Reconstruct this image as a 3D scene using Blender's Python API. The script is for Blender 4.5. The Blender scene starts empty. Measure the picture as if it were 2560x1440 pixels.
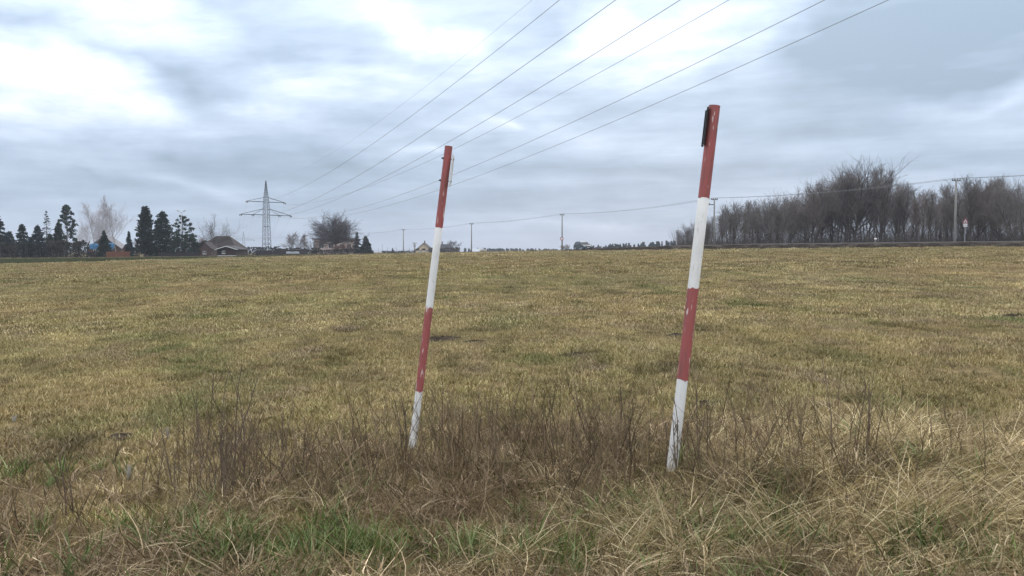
import bpy, math, random
import numpy as np
from mathutils import Vector, Matrix

R = math.radians
scene = bpy.context.scene
rng = np.random.default_rng(7)
random.seed(7)

# ------------------------------------------------------------------ camera
F = 1990.0            # focal length in photo pixels (2560 wide)
YH = 628.0            # horizon row in the photo
CH = 1.6              # eye height
PITCH = math.atan((720 - YH) / F)
cam_d = bpy.data.cameras.new('camera')
cam_d.sensor_width = 36.0
cam_d.lens = 36.0 * F / 2560.0
cam_d.clip_start = 0.05
cam_d.clip_end = 6000
cam = bpy.data.objects.new('camera', cam_d)
scene.collection.objects.link(cam)
cam.location = (0, 0, CH)
cam.rotation_euler = (R(90) - PITCH, 0, 0)
scene.camera = cam

# ------------------------------------------------------------------ world: broken winter overcast
SUN_AZ, SUN_EL = R(12), R(17)      # behind the bright gap of the clouds, ahead and a little to the right
world = bpy.data.worlds.new('World')
scene.world = world
world.use_nodes = True
wt = world.node_tree
wt.nodes.clear()


class NT:
    """tiny helper to write node math"""
    def __init__(self, tree):
        self.t = tree

    def n(self, typ, **kw):
        nd = self.t.nodes.new(typ)
        for k, v in kw.items():
            setattr(nd, k, v)
        return nd

    def put(self, sock, v):
        if isinstance(v, bpy.types.NodeSocket):
            self.t.links.new(v, sock)
        elif v is not None:
            sock.default_value = v

    def m(self, op, a, b=None, c=None, clamp=False):
        nd = self.n('ShaderNodeMath', operation=op)
        nd.use_clamp = clamp
        self.put(nd.inputs[0], a)
        if b is not None:
            self.put(nd.inputs[1], b)
        if c is not None:
            self.put(nd.inputs[2], c)
        return nd.outputs[0]

    def noise(self, vec, scale, detail=4, rough=.5, dist=0, out='Fac'):
        nd = self.n('ShaderNodeTexNoise')
        if vec is not None:
            self.put(nd.inputs['Vector'], vec)
        nd.inputs['Scale'].default_value = scale
        nd.inputs['Detail'].default_value = detail
        nd.inputs['Roughness'].default_value = rough
        nd.inputs['Distortion'].default_value = dist
        return nd.outputs[out]

    def xyz(self, x, y, z):
        nd = self.n('ShaderNodeCombineXYZ')
        self.put(nd.inputs[0], x); self.put(nd.inputs[1], y); self.put(nd.inputs[2], z)
        return nd.outputs[0]

    def sep(self, v):
        nd = self.n('ShaderNodeSeparateXYZ')
        self.put(nd.inputs[0], v)
        return nd.outputs

    def ramp(self, fac, stops, interp='LINEAR'):
        nd = self.n('ShaderNodeValToRGB')
        el = nd.color_ramp.elements
        nd.color_ramp.interpolation = interp
        while len(el) < len(stops):
            el.new(0.5)
        for e, (p, c) in zip(el, stops):
            e.position = p
            e.color = (*c, 1) if len(c) == 3 else c
        self.put(nd.inputs[0], fac)
        return nd.outputs[0]

    def mix(self, f, a, b, blend='MIX'):
        nd = self.n('ShaderNodeMix', data_type='RGBA', blend_type=blend)
        self.put(nd.inputs[0], f)
        self.put(nd.inputs[6], a if not isinstance(a, tuple) else (*a, 1))
        self.put(nd.inputs[7], b if not isinstance(b, tuple) else (*b, 1))
        return nd.outputs[2]


W = NT(wt)
tc = W.n('ShaderNodeTexCoord')
dx, dy, dz = W.sep(tc.outputs['Generated'])
az = W.m('ARCTAN2', dx, dy)
el = W.m('ARCSINE', dz)
zc = W.m('ADD', W.m('MAXIMUM', dz, 0.0), 0.055)
px_ = W.m('DIVIDE', dx, zc)
py_ = W.m('DIVIDE', dy, zc)
# cloud deck seen in perspective, streaks drawn out along one wind direction
ca, sa = math.cos(R(-28)), math.sin(R(-28))
u_ = W.m('ADD', W.m('MULTIPLY', px_, ca), W.m('MULTIPLY', py_, sa))
v_ = W.m('SUBTRACT', W.m('MULTIPLY', py_, ca), W.m('MULTIPLY', px_, sa))
pv = W.xyz(W.m('MULTIPLY', u_, 0.55), v_, 3.7)
nA = W.noise(pv, 0.42, 4, 0.55, 0.0)
pv2 = W.xyz(W.m('MULTIPLY', u_, 0.5), v_, 11.3)
nB = W.noise(pv2, 1.35, 4, 0.55, 0.0)
nE = W.noise(W.xyz(W.m('MULTIPLY', u_, .6), v_, 21.0), 3.6, 4, .6)
# low layered sheets towards the horizon
pl = W.xyz(W.m('MULTIPLY', az, 3.2), W.m('MULTIPLY', el, 19.0), 1.7)
nC = W.noise(pl, 2.0, 4, 0.55, 0.0)
pl2 = W.xyz(W.m('MULTIPLY', az, 7.0), W.m('MULTIPLY', el, 21.0), 5.1)
nD = W.noise(pl2, 1.5, 5, 0.6, 0.0)


def pix(x, y):
    return math.atan((x - 1280) / F), math.atan((YH - y) / F)


# openings and thick parts of the cloud deck: (centre in the photo, half sizes, tilt, amount)
PATCH = [
    (100, 210, 300, 130, 0, .60), (250, 285, 130, 50, 8, .35), (20, 120, 120, 30, 0, -.38),
    (430, 70, 200, 45, 0, .35), (60, 330, 150, 40, 15, .3),
    (330, 190, 200, 34, 14, -.42), (470, 235, 120, 34, 16, -.25), (660, 85, 190, 60, 14, -.32),
    (1100, 110, 130, 34, 32, .45), (920, 60, 120, 40, 20, .12), (790, 215, 160, 40, 8, .30), (700, 300, 80, 22, 12, .3),
    (960, 190, 120, 25, 5, .2),
    (1370, 60, 60, 60, 10, -.25), (1670, 80, 220, 75, -12, .45), (1900, 150, 110, 60, -30, .25),
    (1480, 90, 100, 80, 0, .2), (1690, 170, 130, 22, -10, .3),
    (2240, 150, 330, 110, -10, -.42), (2480, 90, 240, 150, 0, -.20), (2080, 210, 160, 60, -20, -.18), (2430, 255, 200, 25, -8, -.25),
    (2430, 320, 240, 26, -14, .26), (2230, 365, 260, 26, -8, -.12), (2020, 350, 120, 24, 0, -.18),
    (480, 415, 190, 34, 6, -.34), (470, 468, 150, 14, 8, .22), (230, 455, 160, 18, 6, -.22),
    (900, 420, 120, 18, 4, -.15), (1290, 305, 60, 12, 8, .35), (1240, 330, 160, 20, 4, .18), (1600, 430, 320, 22, 4, -.16),
    (1500, 560, 260, 12, 2, .22), (1560, 490, 300, 22, 0, -.12), (1060, 385, 80, 12, -6, .3), (760, 390, 160, 16, 8, -.15),
    (150, 585, 200, 22, 4, .32), (2400, 430, 260, 26, 0, -.14),
]
acc = 0.0
angv = W.xyz(az, el, 0.0)
wob = W.n('ShaderNodeVectorMath', operation='MULTIPLY_ADD')
wn = W.n('ShaderNodeTexNoise')
wt.links.new(angv, wn.inputs['Vector'])
wn.inputs['Scale'].default_value = 9.0
wn.inputs['Detail'].default_value = 3.0
wt.links.new(wn.outputs['Color'], wob.inputs[0])
wob.inputs[1].default_value = (.16, .07, 0)
wob.inputs[2].default_value = (-.08, -.035, 0)
wad = W.n('ShaderNodeVectorMath', operation='ADD')
wt.links.new(angv, wad.inputs[0]); wt.links.new(wob.outputs[0], wad.inputs[1])
for (x, y, rx, ry, tilt, amp) in PATCH:
    a0, e0 = pix(x, y)
    mp_ = W.n('ShaderNodeMapping', vector_type='TEXTURE')
    wt.links.new(wad.outputs[0], mp_.inputs['Vector'])
    mp_.inputs['Location'].default_value = (a0, e0, 0)
    mp_.inputs['Rotation'].default_value = (0, 0, R(-tilt))     # + tilt: right end lower
    mp_.inputs['Scale'].default_value = (rx / F * 2.5, ry / F * 2.5, 1)
    gr_ = W.n('ShaderNodeTexGradient', gradient_type='QUADRATIC_SPHERE')
    wt.links.new(mp_.outputs[0], gr_.inputs[0])
    acc = W.m('MULTIPLY_ADD', gr_.outputs['Fac'], amp * 1.15, acc)
# ragged edges for the patches
acc = W.m('MULTIPLY', acc, W.m('MULTIPLY_ADD', nD, 1.1, 0.30))
hor = W.m('SMOOTH_MIN', W.m('MULTIPLY', W.m('MAXIMUM', el, 0.0), 1.0 / R(17)), 1.0, 0.25)   # 0 horizon .. 1 high
base = W.m('MULTIPLY_ADD', hor, 0.07, 0.28)
low = W.m('SUBTRACT', 1.0, hor)
tA = W.m('MULTIPLY', W.m('SUBTRACT', nA, 0.5), W.m('MULTIPLY_ADD', hor, 0.35, 0.1))
tB = W.m('MULTIPLY', W.m('SUBTRACT', nB, 0.5), W.m('MULTIPLY_ADD', hor, 0.60, 0.10))
tC = W.m('MULTIPLY', W.m('SUBTRACT', nC, 0.5), W.m('MULTIPLY_ADD', low, 0.40, 0.30))
tD = W.m('MULTIPLY', W.m('SUBTRACT', nD, 0.5), 0.40)
base = W.m('ADD', base, W.m('MULTIPLY', W.m('SUBTRACT', nE, .5), W.m('MULTIPLY', hor, .42)))
B = W.m('ADD', W.m('ADD', base, acc), W.m('ADD', W.m('ADD', tA, tB), W.m('ADD', tC, tD)))
cloud = W.ramp(W.m('MULTIPLY', B, 0.72, clamp=True), [
    (0.0, (.26, .335, .425)), (0.16, (.35, .435, .55)), (0.32, (.465, .555, .685)), (0.46, (.59, .67, .78)),
    (0.58, (.68, .74, .84)), (0.72, (.90, .93, .95)), (1.0, (1.3, 1.3, 1.25))])
# faint pink just over the horizon
pink = W.m('MULTIPLY', W.m('EXPONENT', W.m('MULTIPLY', W.m('ABSOLUTE', el), -1.0 / R(1.1))), 0.4)
cloud = W.mix(pink, cloud, (.56, .60, .70))
# an overcast sky is brighter towards the zenith
zen = W.m('MULTIPLY_ADD', W.m('POWER', W.m('MAXIMUM', dz, 0.0), 1.0), 2.0, 1.0)
cloud = W.mix(W.m('MULTIPLY', W.m('MAXIMUM', W.m('SUBTRACT', dz, 0.27), 0.0), 4.0, clamp=True), cloud, (.58, .585, .60))
vs = W.n('ShaderNodeVectorMath', operation='SCALE')
wt.links.new(cloud, vs.inputs[0])
wt.links.new(W.m('MULTIPLY', zen, 10.0), vs.inputs['Scale'])
sky = W.n('ShaderNodeTexSky')
sky.sky_type = 'NISHITA'
sky.sun_disc = False
sky.sun_elevation = SUN_EL
sky.sun_rotation = SUN_AZ
sky.air_density = 1.2
sky.dust_density = 1.0
skymix = W.mix(0.985, sky.outputs[0], vs.outputs[0])
bg = W.n('ShaderNodeBackground')
wt.links.new(skymix, bg.inputs['Color'])
bg.inputs['Strength'].default_value = 0.1
wo = W.n('ShaderNodeOutputWorld')
wt.links.new(bg.outputs[0], wo.inputs['Surface'])
world.cycles.sampling_method = 'MANUAL'
world.cycles.sample_map_resolution = 1024

# the sun behind the clouds: very soft
sun_d = bpy.data.lights.new('sun', 'SUN')
sun_d.energy = 0.8
sun_d.angle = R(28)
sun_d.color = (1.0, .96, .90)
sun = bpy.data.objects.new('sun', sun_d)
scene.collection.objects.link(sun)
to_sun = Vector((math.sin(SUN_AZ) * math.cos(SUN_EL), math.cos(SUN_AZ) * math.cos(SUN_EL), math.sin(SUN_EL)))
sun.rotation_euler = to_sun.to_track_quat('Z', 'Y').to_euler()

vs_ = scene.view_settings
vs_.view_transform = 'Standard'
vs_.look = 'None'
vs_.gamma = 1
vs_.use_curve_mapping = False
vs_.exposure = 0.20
scene.cycles.max_bounces = 4
scene.cycles.diffuse_bounces = 2
scene.cycles.glossy_bounces = 2
scene.cycles.transmission_bounces = 2
scene.cycles.use_denoising = True
scene.cycles.volume_bounces = 0
scene.cycles.use_adaptive_sampling = True
scene.cycles.adaptive_threshold = .004
scene.cycles.adaptive_min_samples = 48

# ------------------------------------------------------------------ generic helpers
COL = scene.collection


def smooth(t):
    t = np.clip(t, 0, 1)
    return t * t * (3 - 2 * t)


def vnoise(x, y, seed=0):
    """value noise 0..1 on numpy arrays"""
    x = np.asarray(x, float); y = np.asarray(y, float)
    xi = np.floor(x).astype(np.int64); yi = np.floor(y).astype(np.int64)
    xf = smooth(x - xi); yf = smooth(y - yi)

    def h(a, b):
        n = (a * 374761393 + b * 668265263 + seed * 974634777) & 0x7fffffff
        n = ((n ^ (n >> 13)) * 1274126177) & 0x7fffffff
        n = (n ^ (n >> 16)) & 0xffff
        return n / 65535.0
    a = h(xi, yi) * (1 - xf) + h(xi + 1, yi) * xf
    b = h(xi, yi + 1) * (1 - xf) + h(xi + 1, yi + 1) * xf
    return a * (1 - yf) + b * yf


def fbm(x, y, s, seed=0, oct=3):
    t = 0; a = .5; tot = 0
    for o in range(oct):
        t = t + a * vnoise(np.asarray(x) / s * 2 ** o + 17.3 * o, np.asarray(y) / s * 2 ** o - 5.1 * o, seed + o)
        tot += a; a *= .55
    return t / tot


def gz(x, y):
    """height of the land"""
    x = np.asarray(x, float); y = np.asarray(y, float)
    yy = np.maximum(y, -40) - 5
    z = 1.5 * np.tanh(.0135 * yy) + .019 * 90 * np.tanh(x / 90)
    near = np.exp(-np.maximum(y - 5, 0) / 25)
    verge = 1 / (1 + np.exp((y - 6.6) * 2.2))
    z = z + (fbm(x, y, 2.6, 3) - .5) * .10 * (.35 + .65 * near) + (fbm(x, y, .8, 5, 2) - .5) * .045 * near + (fbm(x, y, .8, 9, 2) - .55) * .16 * verge + .15 * np.exp(-((x - 2.9) / .95) ** 2 - ((y - 5.5) / .55) ** 2)
    return z


def at(px, Y, lift=0.0):
    """ground point at depth Y under photo column px"""
    X = (px - 1280) / F * Y
    return Vector((X, Y, float(gz(X, Y)) + lift))


def zpix(py, Y):
    """height of photo row py at depth Y"""
    c, s = math.cos(PITCH), math.sin(PITCH)
    k = (720 - py) / F      # v/d
    # v = y s + z c ; d = y c - z s
    z = Y * (k * c - s) / (c + k * s)
    return CH + z


def ground_at(px, py):
    for Y in np.arange(2.5, 200, .01):
        if zpix(py, Y) <= gz((px - 1280) / F * Y, Y):
            return at(px, float(Y))
    return at(px, 200)


def mesh_obj(name, verts, faces, mats, parent=None, smooth_=False, midx=None, link=True):
    me = bpy.data.meshes.new(name)
    me.from_pydata([tuple(v) for v in verts] if not isinstance(verts, np.ndarray) else verts.tolist(), [],
                   faces if not isinstance(faces, np.ndarray) else faces.tolist())
    if not isinstance(mats, (list, tuple)):
        mats = [mats]
    for m in mats:
        me.materials.append(m)
    if midx is not None:
        me.polygons.foreach_set('material_index', np.asarray(midx, dtype=np.int32))
    if smooth_:
        me.polygons.foreach_set('use_smooth', np.ones(len(me.polygons), dtype=bool))
    me.update()
    o = bpy.data.objects.new(name, me)
    if link:
        COL.objects.link(o)
    if parent is not None:
        o.parent = parent
    return o


def empty(name, loc=(0, 0, 0), rz=0.0):
    o = bpy.data.objects.new(name, None)
    o.empty_display_size = .2
    COL.objects.link(o)
    o.location = loc
    o.rotation_euler = (0, 0, rz)
    return o


def tag(o, label, cat, group=None):
    o['label'] = label
    o['category'] = cat
    if group:
        o['group'] = group
    return o


def struct(o):
    o['kind'] = 'structure'
    return o


def copy_tree(o, parent=None):
    c = o.copy()
    COL.objects.link(c)
    c.parent = parent
    for ch in o.children:
        copy_tree(ch, c)
    return c


class MB:
    """collects boxes, tubes and polygons into one mesh"""
    def __init__(self):
        self.v = []; self.f = []

    def poly(self, pts):
        b = len(self.v)
        self.v += [tuple(p) for p in pts]
        self.f.append(tuple(range(b, b + len(pts))))

    def box(self, x0, x1, y0, y1, z0, z1, M=None):
        b = len(self.v)
        p = [(x0, y0, z0), (x1, y0, z0), (x1, y1, z0), (x0, y1, z0), (x0, y0, z1), (x1, y0, z1), (x1, y1, z1), (x0, y1, z1)]
        if M is not None:
            p = [tuple(M @ Vector(q)) for q in p]
        self.v += p
        self.f += [tuple(b + i for i in q) for q in ((3, 2, 1, 0), (4, 5, 6, 7), (0, 1, 5, 4), (1, 2, 6, 5), (2, 3, 7, 6), (3, 0, 4, 7))]

    def tube(self, pts, rad, n=6, cap=True):
        pts = [Vector(p) for p in pts]
        if not hasattr(rad, '__len__'):
            rad = [rad] * len(pts)
        b = len(self.v)
        for i, p in enumerate(pts):
            d = (pts[min(i + 1, len(pts) - 1)] - pts[max(i - 1, 0)]).normalized()
            a = d.cross(Vector((0, 0, 1)))
            if a.length < 1e-3:
                a = Vector((1, 0, 0))
            a.normalize()
            c = d.cross(a)
            for k in range(n):
                t = 2 * math.pi * k / n
                self.v.append(tuple(p + (a * math.cos(t) + c * math.sin(t)) * rad[i]))
        for i in range(len(pts) - 1):
            for k in range(n):
                k2 = (k + 1) % n
                self.f.append((b + i * n + k, b + i * n + k2, b + (i + 1) * n + k2, b + (i + 1) * n + k))
        if cap:
            self.f.append(tuple(b + k for k in range(n))[::-1])
            self.f.append(tuple(b + (len(pts) - 1) * n + k for k in range(n)))

    def build(self, name, mat, parent=None, smooth_=False):
        return mesh_obj(name, self.v, self.f, mat, parent, smooth_)


# ------------------------------------------------------------------ materials
MATS = {}


def mat(name, col, rough=.8, var=.25, scale=3.0, spec=.3, metal=0.0, bump=0.0, col2=None, stretch=None):
    m = bpy.data.materials.new(name)
    m.use_nodes = True
    t = NT(m.node_tree)
    bs = m.node_tree.nodes['Principled BSDF']
    bs.inputs['Roughness'].default_value = rough
    bs.inputs['Metallic'].default_value = metal
    bs.inputs['Specular IOR Level'].default_value = spec
    tcn = t.n('ShaderNodeTexCoord').outputs['Object']
    if stretch:
        mp = t.n('ShaderNodeMapping')
        mp.inputs['Scale'].default_value = stretch
        m.node_tree.links.new(tcn, mp.inputs[0])
        tcn = mp.outputs[0]
    n = t.noise(tcn, scale, 5, .6)
    c2 = col2 if col2 else tuple(max(0, c * (1 - var)) for c in col)
    c1 = tuple(c * (1 + var * .5) for c in col) if not col2 else col
    m.node_tree.links.new(t.ramp(n, [(.3, c2), (.7, c1)]), bs.inputs['Base Color'])
    if bump:
        b = t.n('ShaderNodeBump')
        b.inputs['Strength'].default_value = bump
        m.node_tree.links.new(n, b.inputs['Height'])
        m.node_tree.links.new(b.outputs[0], bs.inputs['Normal'])
    MATS[name] = m
    return m


def leaf_mat(name, col, var=.35, trans=.25, scale=.8):
    """foliage / twig material with clump-to-clump colour differences"""
    m = bpy.data.materials.new(name)
    m.use_nodes = True
    t = NT(m.node_tree)
    m.node_tree.nodes.remove(m.node_tree.nodes['Principled BSDF'])
    tcn = t.n('ShaderNodeTexCoord').outputs['Object']
    n = t.noise(tcn, scale, 3, .6)
    oi = t.n('ShaderNodeObjectInfo').outputs['Random']
    f = t.m('ADD', t.m('MULTIPLY', n, .75), t.m('MULTIPLY', oi, .25))
    c = t.ramp(f, [(.3, tuple(x * (1 - var) for x in col)), (.65, tuple(x * (1 + var) for x in col))])
    d = t.n('ShaderNodeBsdfDiffuse')
    tr = t.n('ShaderNodeBsdfTranslucent')
    m.node_tree.links.new(c, d.inputs[0]); m.node_tree.links.new(c, tr.inputs[0])
    mx = t.n('ShaderNodeMixShader')
    mx.inputs[0].default_value = trans
    m.node_tree.links.new(d.outputs[0], mx.inputs[1]); m.node_tree.links.new(tr.outputs[0], mx.inputs[2])
    m.node_tree.links.new(mx.outputs[0], m.node_tree.nodes['Material Output'].inputs['Surface'])
    MATS[name] = m
    return m


def blade_mat(name):
    """grass: colour of the plant comes with each scattered tuft, each blade varies a little"""
    m = bpy.data.materials.new(name)
    m.use_nodes = True
    t = NT(m.node_tree)
    L = m.node_tree.links
    m.node_tree.nodes.remove(m.node_tree.nodes['Principled BSDF'])
    a = t.n('ShaderNodeAttribute', attribute_type='INSTANCER', attribute_name='tc')
    b = t.n('ShaderNodeAttribute', attribute_type='GEOMETRY', attribute_name='bl')
    v = t.m('MULTIPLY_ADD', t.m('POWER', b.outputs['Fac'], 1.7), 1.35, .50)
    sc = t.n('ShaderNodeVectorMath', operation='SCALE')
    L.new(a.outputs['Color'], sc.inputs[0]); L.new(v, sc.inputs['Scale'])
    hs = t.n('ShaderNodeHueSaturation')
    L.new(sc.outputs[0], hs.inputs['Color'])
    L.new(t.m('MULTIPLY_ADD', b.outputs['Fac'], -.40, 1.20), hs.inputs['Saturation'])
    d = t.n('ShaderNodeBsdfDiffuse'); tr = t.n('ShaderNodeBsdfTranslucent')
    L.new(hs.outputs[0], d.inputs[0]); L.new(hs.outputs[0], tr.inputs[0])
    mx = t.n('ShaderNodeMixShader'); mx.inputs[0].default_value = .28
    L.new(d.outputs[0], mx.inputs[1]); L.new(tr.outputs[0], mx.inputs[2])
    L.new(mx.outputs[0], m.node_tree.nodes['Material Output'].inputs['Surface'])
    return m


BLADE = blade_mat('grass_blade')
mat('bark', (.10, .09, .082), .95, .4, 6, .1)
leaf_mat('twig', (.165, .150, .140), .3, 0)
leaf_mat('twig_brown', (.185, .152, .135), .3, 0)
leaf_mat('twig_dark', (.10, .088, .084), .3, 0)
mat('birch_bark', (.40, .38, .36), .9, .6, 5, .1)
leaf_mat('twig_pale', (.46, .44, .46), .2, 0)
leaf_mat('spruce_green', (.030, .046, .034), .45, .15)
leaf_mat('spruce_blue', (.034, .052, .052), .4, .15)
leaf_mat('pine_green', (.034, .050, .034), .4, .15)
leaf_mat('thuja_green', (.030, .042, .030), .45, .15)
leaf_mat('hedge_brown', (.050, .046, .034), .4, .1)
leaf_mat('hedge_dark', (.030, .033, .030), .4, .1)
leaf_mat('bush_red', (.15, .090, .080), .3, 0)
leaf_mat('far_green', (.035, .05, .045), .3, 0)
mat('steel', (.055, .070, .074), .7, .25, 2, .3, 0)
mat('wire', (.22, .225, .235), .6, .1, 1, .3, .2)
mat('ceramic', (.10, .075, .065), .35, .2, 3, .5)
mat('concrete', (.27, .262, .245), .9, .25, 2, .2)
mat('plaster_cream', (.60, .50, .36), .9, .12, 1.2, .2)
mat('plaster_pink', (.58, .47, .43), .9, .15, 1.2, .2)
mat('plaster_red', (.115, .078, .068), .9, .2, 1.2, .2)
mat('white_paint', (.78, .78, .76), .6, .08, 4, .3)
mat('roof_dark', (.050, .050, .056), .75, .3, 2, .3)
mat('roof_brown', (.050, .040, .038), .8, .35, 2, .2)
mat('roof_grey', (.24, .23, .25), .7, .2, 2, .3)
mat('roof_pale', (.45, .49, .54), .5, .12, 1, .4)
mat('wood_brown', (.075, .050, .040), .85, .35, 5, .2, stretch=(1, 1, .15))
mat('wood_orange', (.21, .090, .055), .8, .3, 4, .2, stretch=(1, 1, .15))
mat('wood_dark', (.045, .038, .042), .85, .35, 5, .2, stretch=(1, 1, .15))
mat('glass_dark', (.04, .05, .055), .25, .1, 1, .3)
mat('tarp_blue', (.05, .20, .40), .45, .25, 2, .4)
mat('asphalt', (.22, .22, .225), .6, .25, 3, .35)
mat('line_paint', (.60, .60, .58), .7, .2, 8, .3)
mat('bank', (.065, .053, .042), .95, .4, 1.5, .1)
mat('car_paint', (.060, .082, .086), .30, .05, 1, .5, 0)
mat('car_black', (.015, .015, .017), .5, .1, 2, .4)
mat('tyre', (.02, .02, .021), .9, .2, 6, .2)
mat('alloy', (.5, .5, .52), .35, .1, 3, .5, .7)
mat('lamp_glass', (.45, .48, .50), .12, .05, 1, .6)
mat('sign_red', (.45, .05, .05), .5, .1, 3, .4)
mat('sign_white', (.75, .75, .74), .5, .08, 3, .4)
mat('sign_black', (.02, .02, .022), .5, .1, 3, .4)
mat('zinc', (.42, .43, .44), .5, .2, 8, .4, .5)
mat('earth', (.060, .046, .034), 1, .5, 9, .1, bump=.6)
mat('dry_stem', (.17, .128, .094), .9, .4, 20, .15)
mat('straw', (.56, .45, .27), .75, .3, 15, .25)
mat('wrap_white', (.31, .285, .24), .7, .15, 9, .3)


# painted steel pipe: flaking, rain streaked paint
def paint(name, col, dirt, rust_amt, streak, spots, flake=.638):
    m = bpy.data.materials.new(name)
    m.use_nodes = True
    t = NT(m.node_tree); L = m.node_tree.links
    bs = m.node_tree.nodes['Principled BSDF']
    oc = t.n('ShaderNodeTexCoord').outputs['Object']
    mp = t.n('ShaderNodeMapping'); mp.inputs['Scale'].default_value = (26, 26, 2.2)
    L.new(oc, mp.inputs[0])
    n1 = t.noise(mp.outputs[0], 1.0, 5, .6, .3)
    n2 = t.noise(oc, 7, 6, .65)
    n3 = t.noise(oc, 55, 3, .6)
    mp2 = t.n('ShaderNodeMapping'); mp2.inputs['Scale'].default_value = (60, 60, 9)
    mp2.inputs['Location'].default_value = (3, 1, 7)
    L.new(oc, mp2.inputs[0])
    n4 = t.noise(mp2.outputs[0], 1.0, 3, .55, .2)
    c = t.mix(t.m('MULTIPLY', t.m('SUBTRACT', n2, .38, clamp=True), 2.2, clamp=True), col, tuple(a * .6 + b * .4 for a, b in zip(col, dirt)))
    c = t.mix(t.m('MULTIPLY', t.m('SUBTRACT', n1, .50, clamp=True), 4 * rust_amt, clamp=True), c, dirt)
    c = t.mix(t.m('MULTIPLY', t.m('SUBTRACT', n4, flake, clamp=True), 18, clamp=True), c, streak)
    c = t.mix(t.m('MULTIPLY', t.m('SUBTRACT', n3, spots, clamp=True), 20, clamp=True), c, (.05, .035, .03))
    L.new(c, bs.inputs['Base Color'])
    bs.inputs['Roughness'].default_value = .48
    bs.inputs['Specular IOR Level'].default_value = .4
    b = t.n('ShaderNodeBump'); b.inputs['Strength'].default_value = .12; b.inputs['Distance'].default_value = .004
    L.new(t.m('ADD', n2, t.m('MULTIPLY', n3, .5)), b.inputs['Height']); L.new(b.outputs[0], bs.inputs['Normal'])
    MATS[name] = m


paint('pipe_white', (.88, .88, .87), (.50, .49, .45), .25, (.55, .51, .46), .675, .66)
paint('pipe_red', (.395, .105, .100), (.19, .085, .075), 1.1, (.66, .56, .52), .665)

# meadow soil seen between the tufts
gm = bpy.data.materials.new('meadow_soil')
gm.use_nodes = True
G = NT(gm.node_tree)
gb = gm.node_tree.nodes['Principled BSDF']
gb.inputs['Roughness'].default_value = 1
gb.inputs['Specular IOR Level'].default_value = .05
gc = G.n('ShaderNodeTexCoord').outputs['Object']
g1 = G.noise(gc, .35, 6, .65); g2 = G.noise(gc, 6, 6, .7); g3 = G.noise(gc, .05, 4, .6)
cc = G.ramp(G.m('ADD', G.m('MULTIPLY', g1, .5), G.m('MULTIPLY', g2, .5)), [(.30, (.090, .070, .038)), (.5, (.19, .145, .072)), (.68, (.30, .23, .12))])
cc = G.mix(G.m('MULTIPLY', G.m('SUBTRACT', g3, .5, clamp=True), 2.5, clamp=True), cc, (.13, .125, .045))
gm.node_tree.links.new(cc, gb.inputs['Base Color'])
gbm = G.n('ShaderNodeBump'); gbm.inputs['Strength'].default_value = .7; gbm.inputs['Distance'].default_value = .05
gm.node_tree.links.new(g2, gbm.inputs['Height']); gm.node_tree.links.new(gbm.outputs[0], gb.inputs['Normal'])
mat('crop_soil', (.060, .066, .035), 1, .35, .8, .05)

# ------------------------------------------------------------------ land, road
tx = np.linspace(-1, 1, 301)
gx = np.sign(tx) * (np.sinh(np.abs(tx) * 8.2) / np.sinh(8.2)) * 1700
ty = np.linspace(0, 1, 300)
gy = -25 + 30 * np.minimum(ty / .12, 1) + np.where(ty > .12, (np.exp((ty - .12) / .88 * 7.1) - 1) / (math.exp(7.1) - 1) * 1650 + (ty - .12) / .88 * 30, 0)
GX, GY = np.meshgrid(gx, gy)
GZ = gz(GX, GY)
nv = GX.size
idx = np.arange(nv).reshape(GX.shape)
fc = np.stack([idx[:-1, :-1], idx[:-1, 1:], idx[1:, 1:], idx[1:, :-1]], -1).reshape(-1, 4)
ground = struct(mesh_obj('ground', np.stack([GX.ravel(), GY.ravel(), GZ.ravel()], 1), fc, gm, smooth_=True))

# dark green winter crop beyond the edge of the dry meadow, on the side of the houses
EDGE = [(-118, 56), (-75, 70), (-55, 80), (-45, 87), (-39, 106), (-28, 128), (-14, 148), (-4, 168)]


def edge_y(x):
    return np.interp(x, [e[0] for e in EDGE], [e[1] for e in EDGE])


cx = np.linspace(-130, -4, 60); ctv = np.linspace(0, 1, 14)
CX, CT = np.meshgrid(cx, ctv)
CY = edge_y(CX) * (1 - CT) + (edge_y(CX) + 8 + 78 * smooth((-4 - CX) / 50)) * CT
cidx = np.arange(CX.size).reshape(CX.shape)
cf = np.stack([cidx[:-1, :-1], cidx[:-1, 1:], cidx[1:, 1:], cidx[1:, :-1]], -1).reshape(-1, 4)
struct(mesh_obj('crop_field', np.stack([CX.ravel(), CY.ravel(), gz(CX, CY).ravel() + .10], 1), cf, MATS['crop_soil'], smooth_=True))

ROAD = [(120, 12, 2.95), (90, 46, 2.85), (68, 71, 2.74), (54.6, 85, 2.64), (40, 99, 2.58), (28, 112, 2.50), (20.5, 126, 2.24),
        (14.5, 142, 1.80), (7, 165, 1.42), (-6, 195, 1.2), (-28, 238, .95), (-60, 300, .5)]
rp = np.array(ROAD, float)
rt = np.linspace(0, len(rp) - 1, 90)
# smooth the polyline
rs = np.stack([np.interp(rt, np.arange(len(rp)), rp[:, k]) for k in range(3)], 1)
for _ in range(6):
    rs[1:-1] = (rs[:-2] + 2 * rs[1:-1] + rs[2:]) / 4
rd = np.gradient(rs, axis=0); rd[:, 2] = 0
rd /= np.linalg.norm(rd, axis=1)[:, None]
rn = np.stack([rd[:, 1], -rd[:, 0], np.zeros(len(rd))], 1)     # to one side


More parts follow.
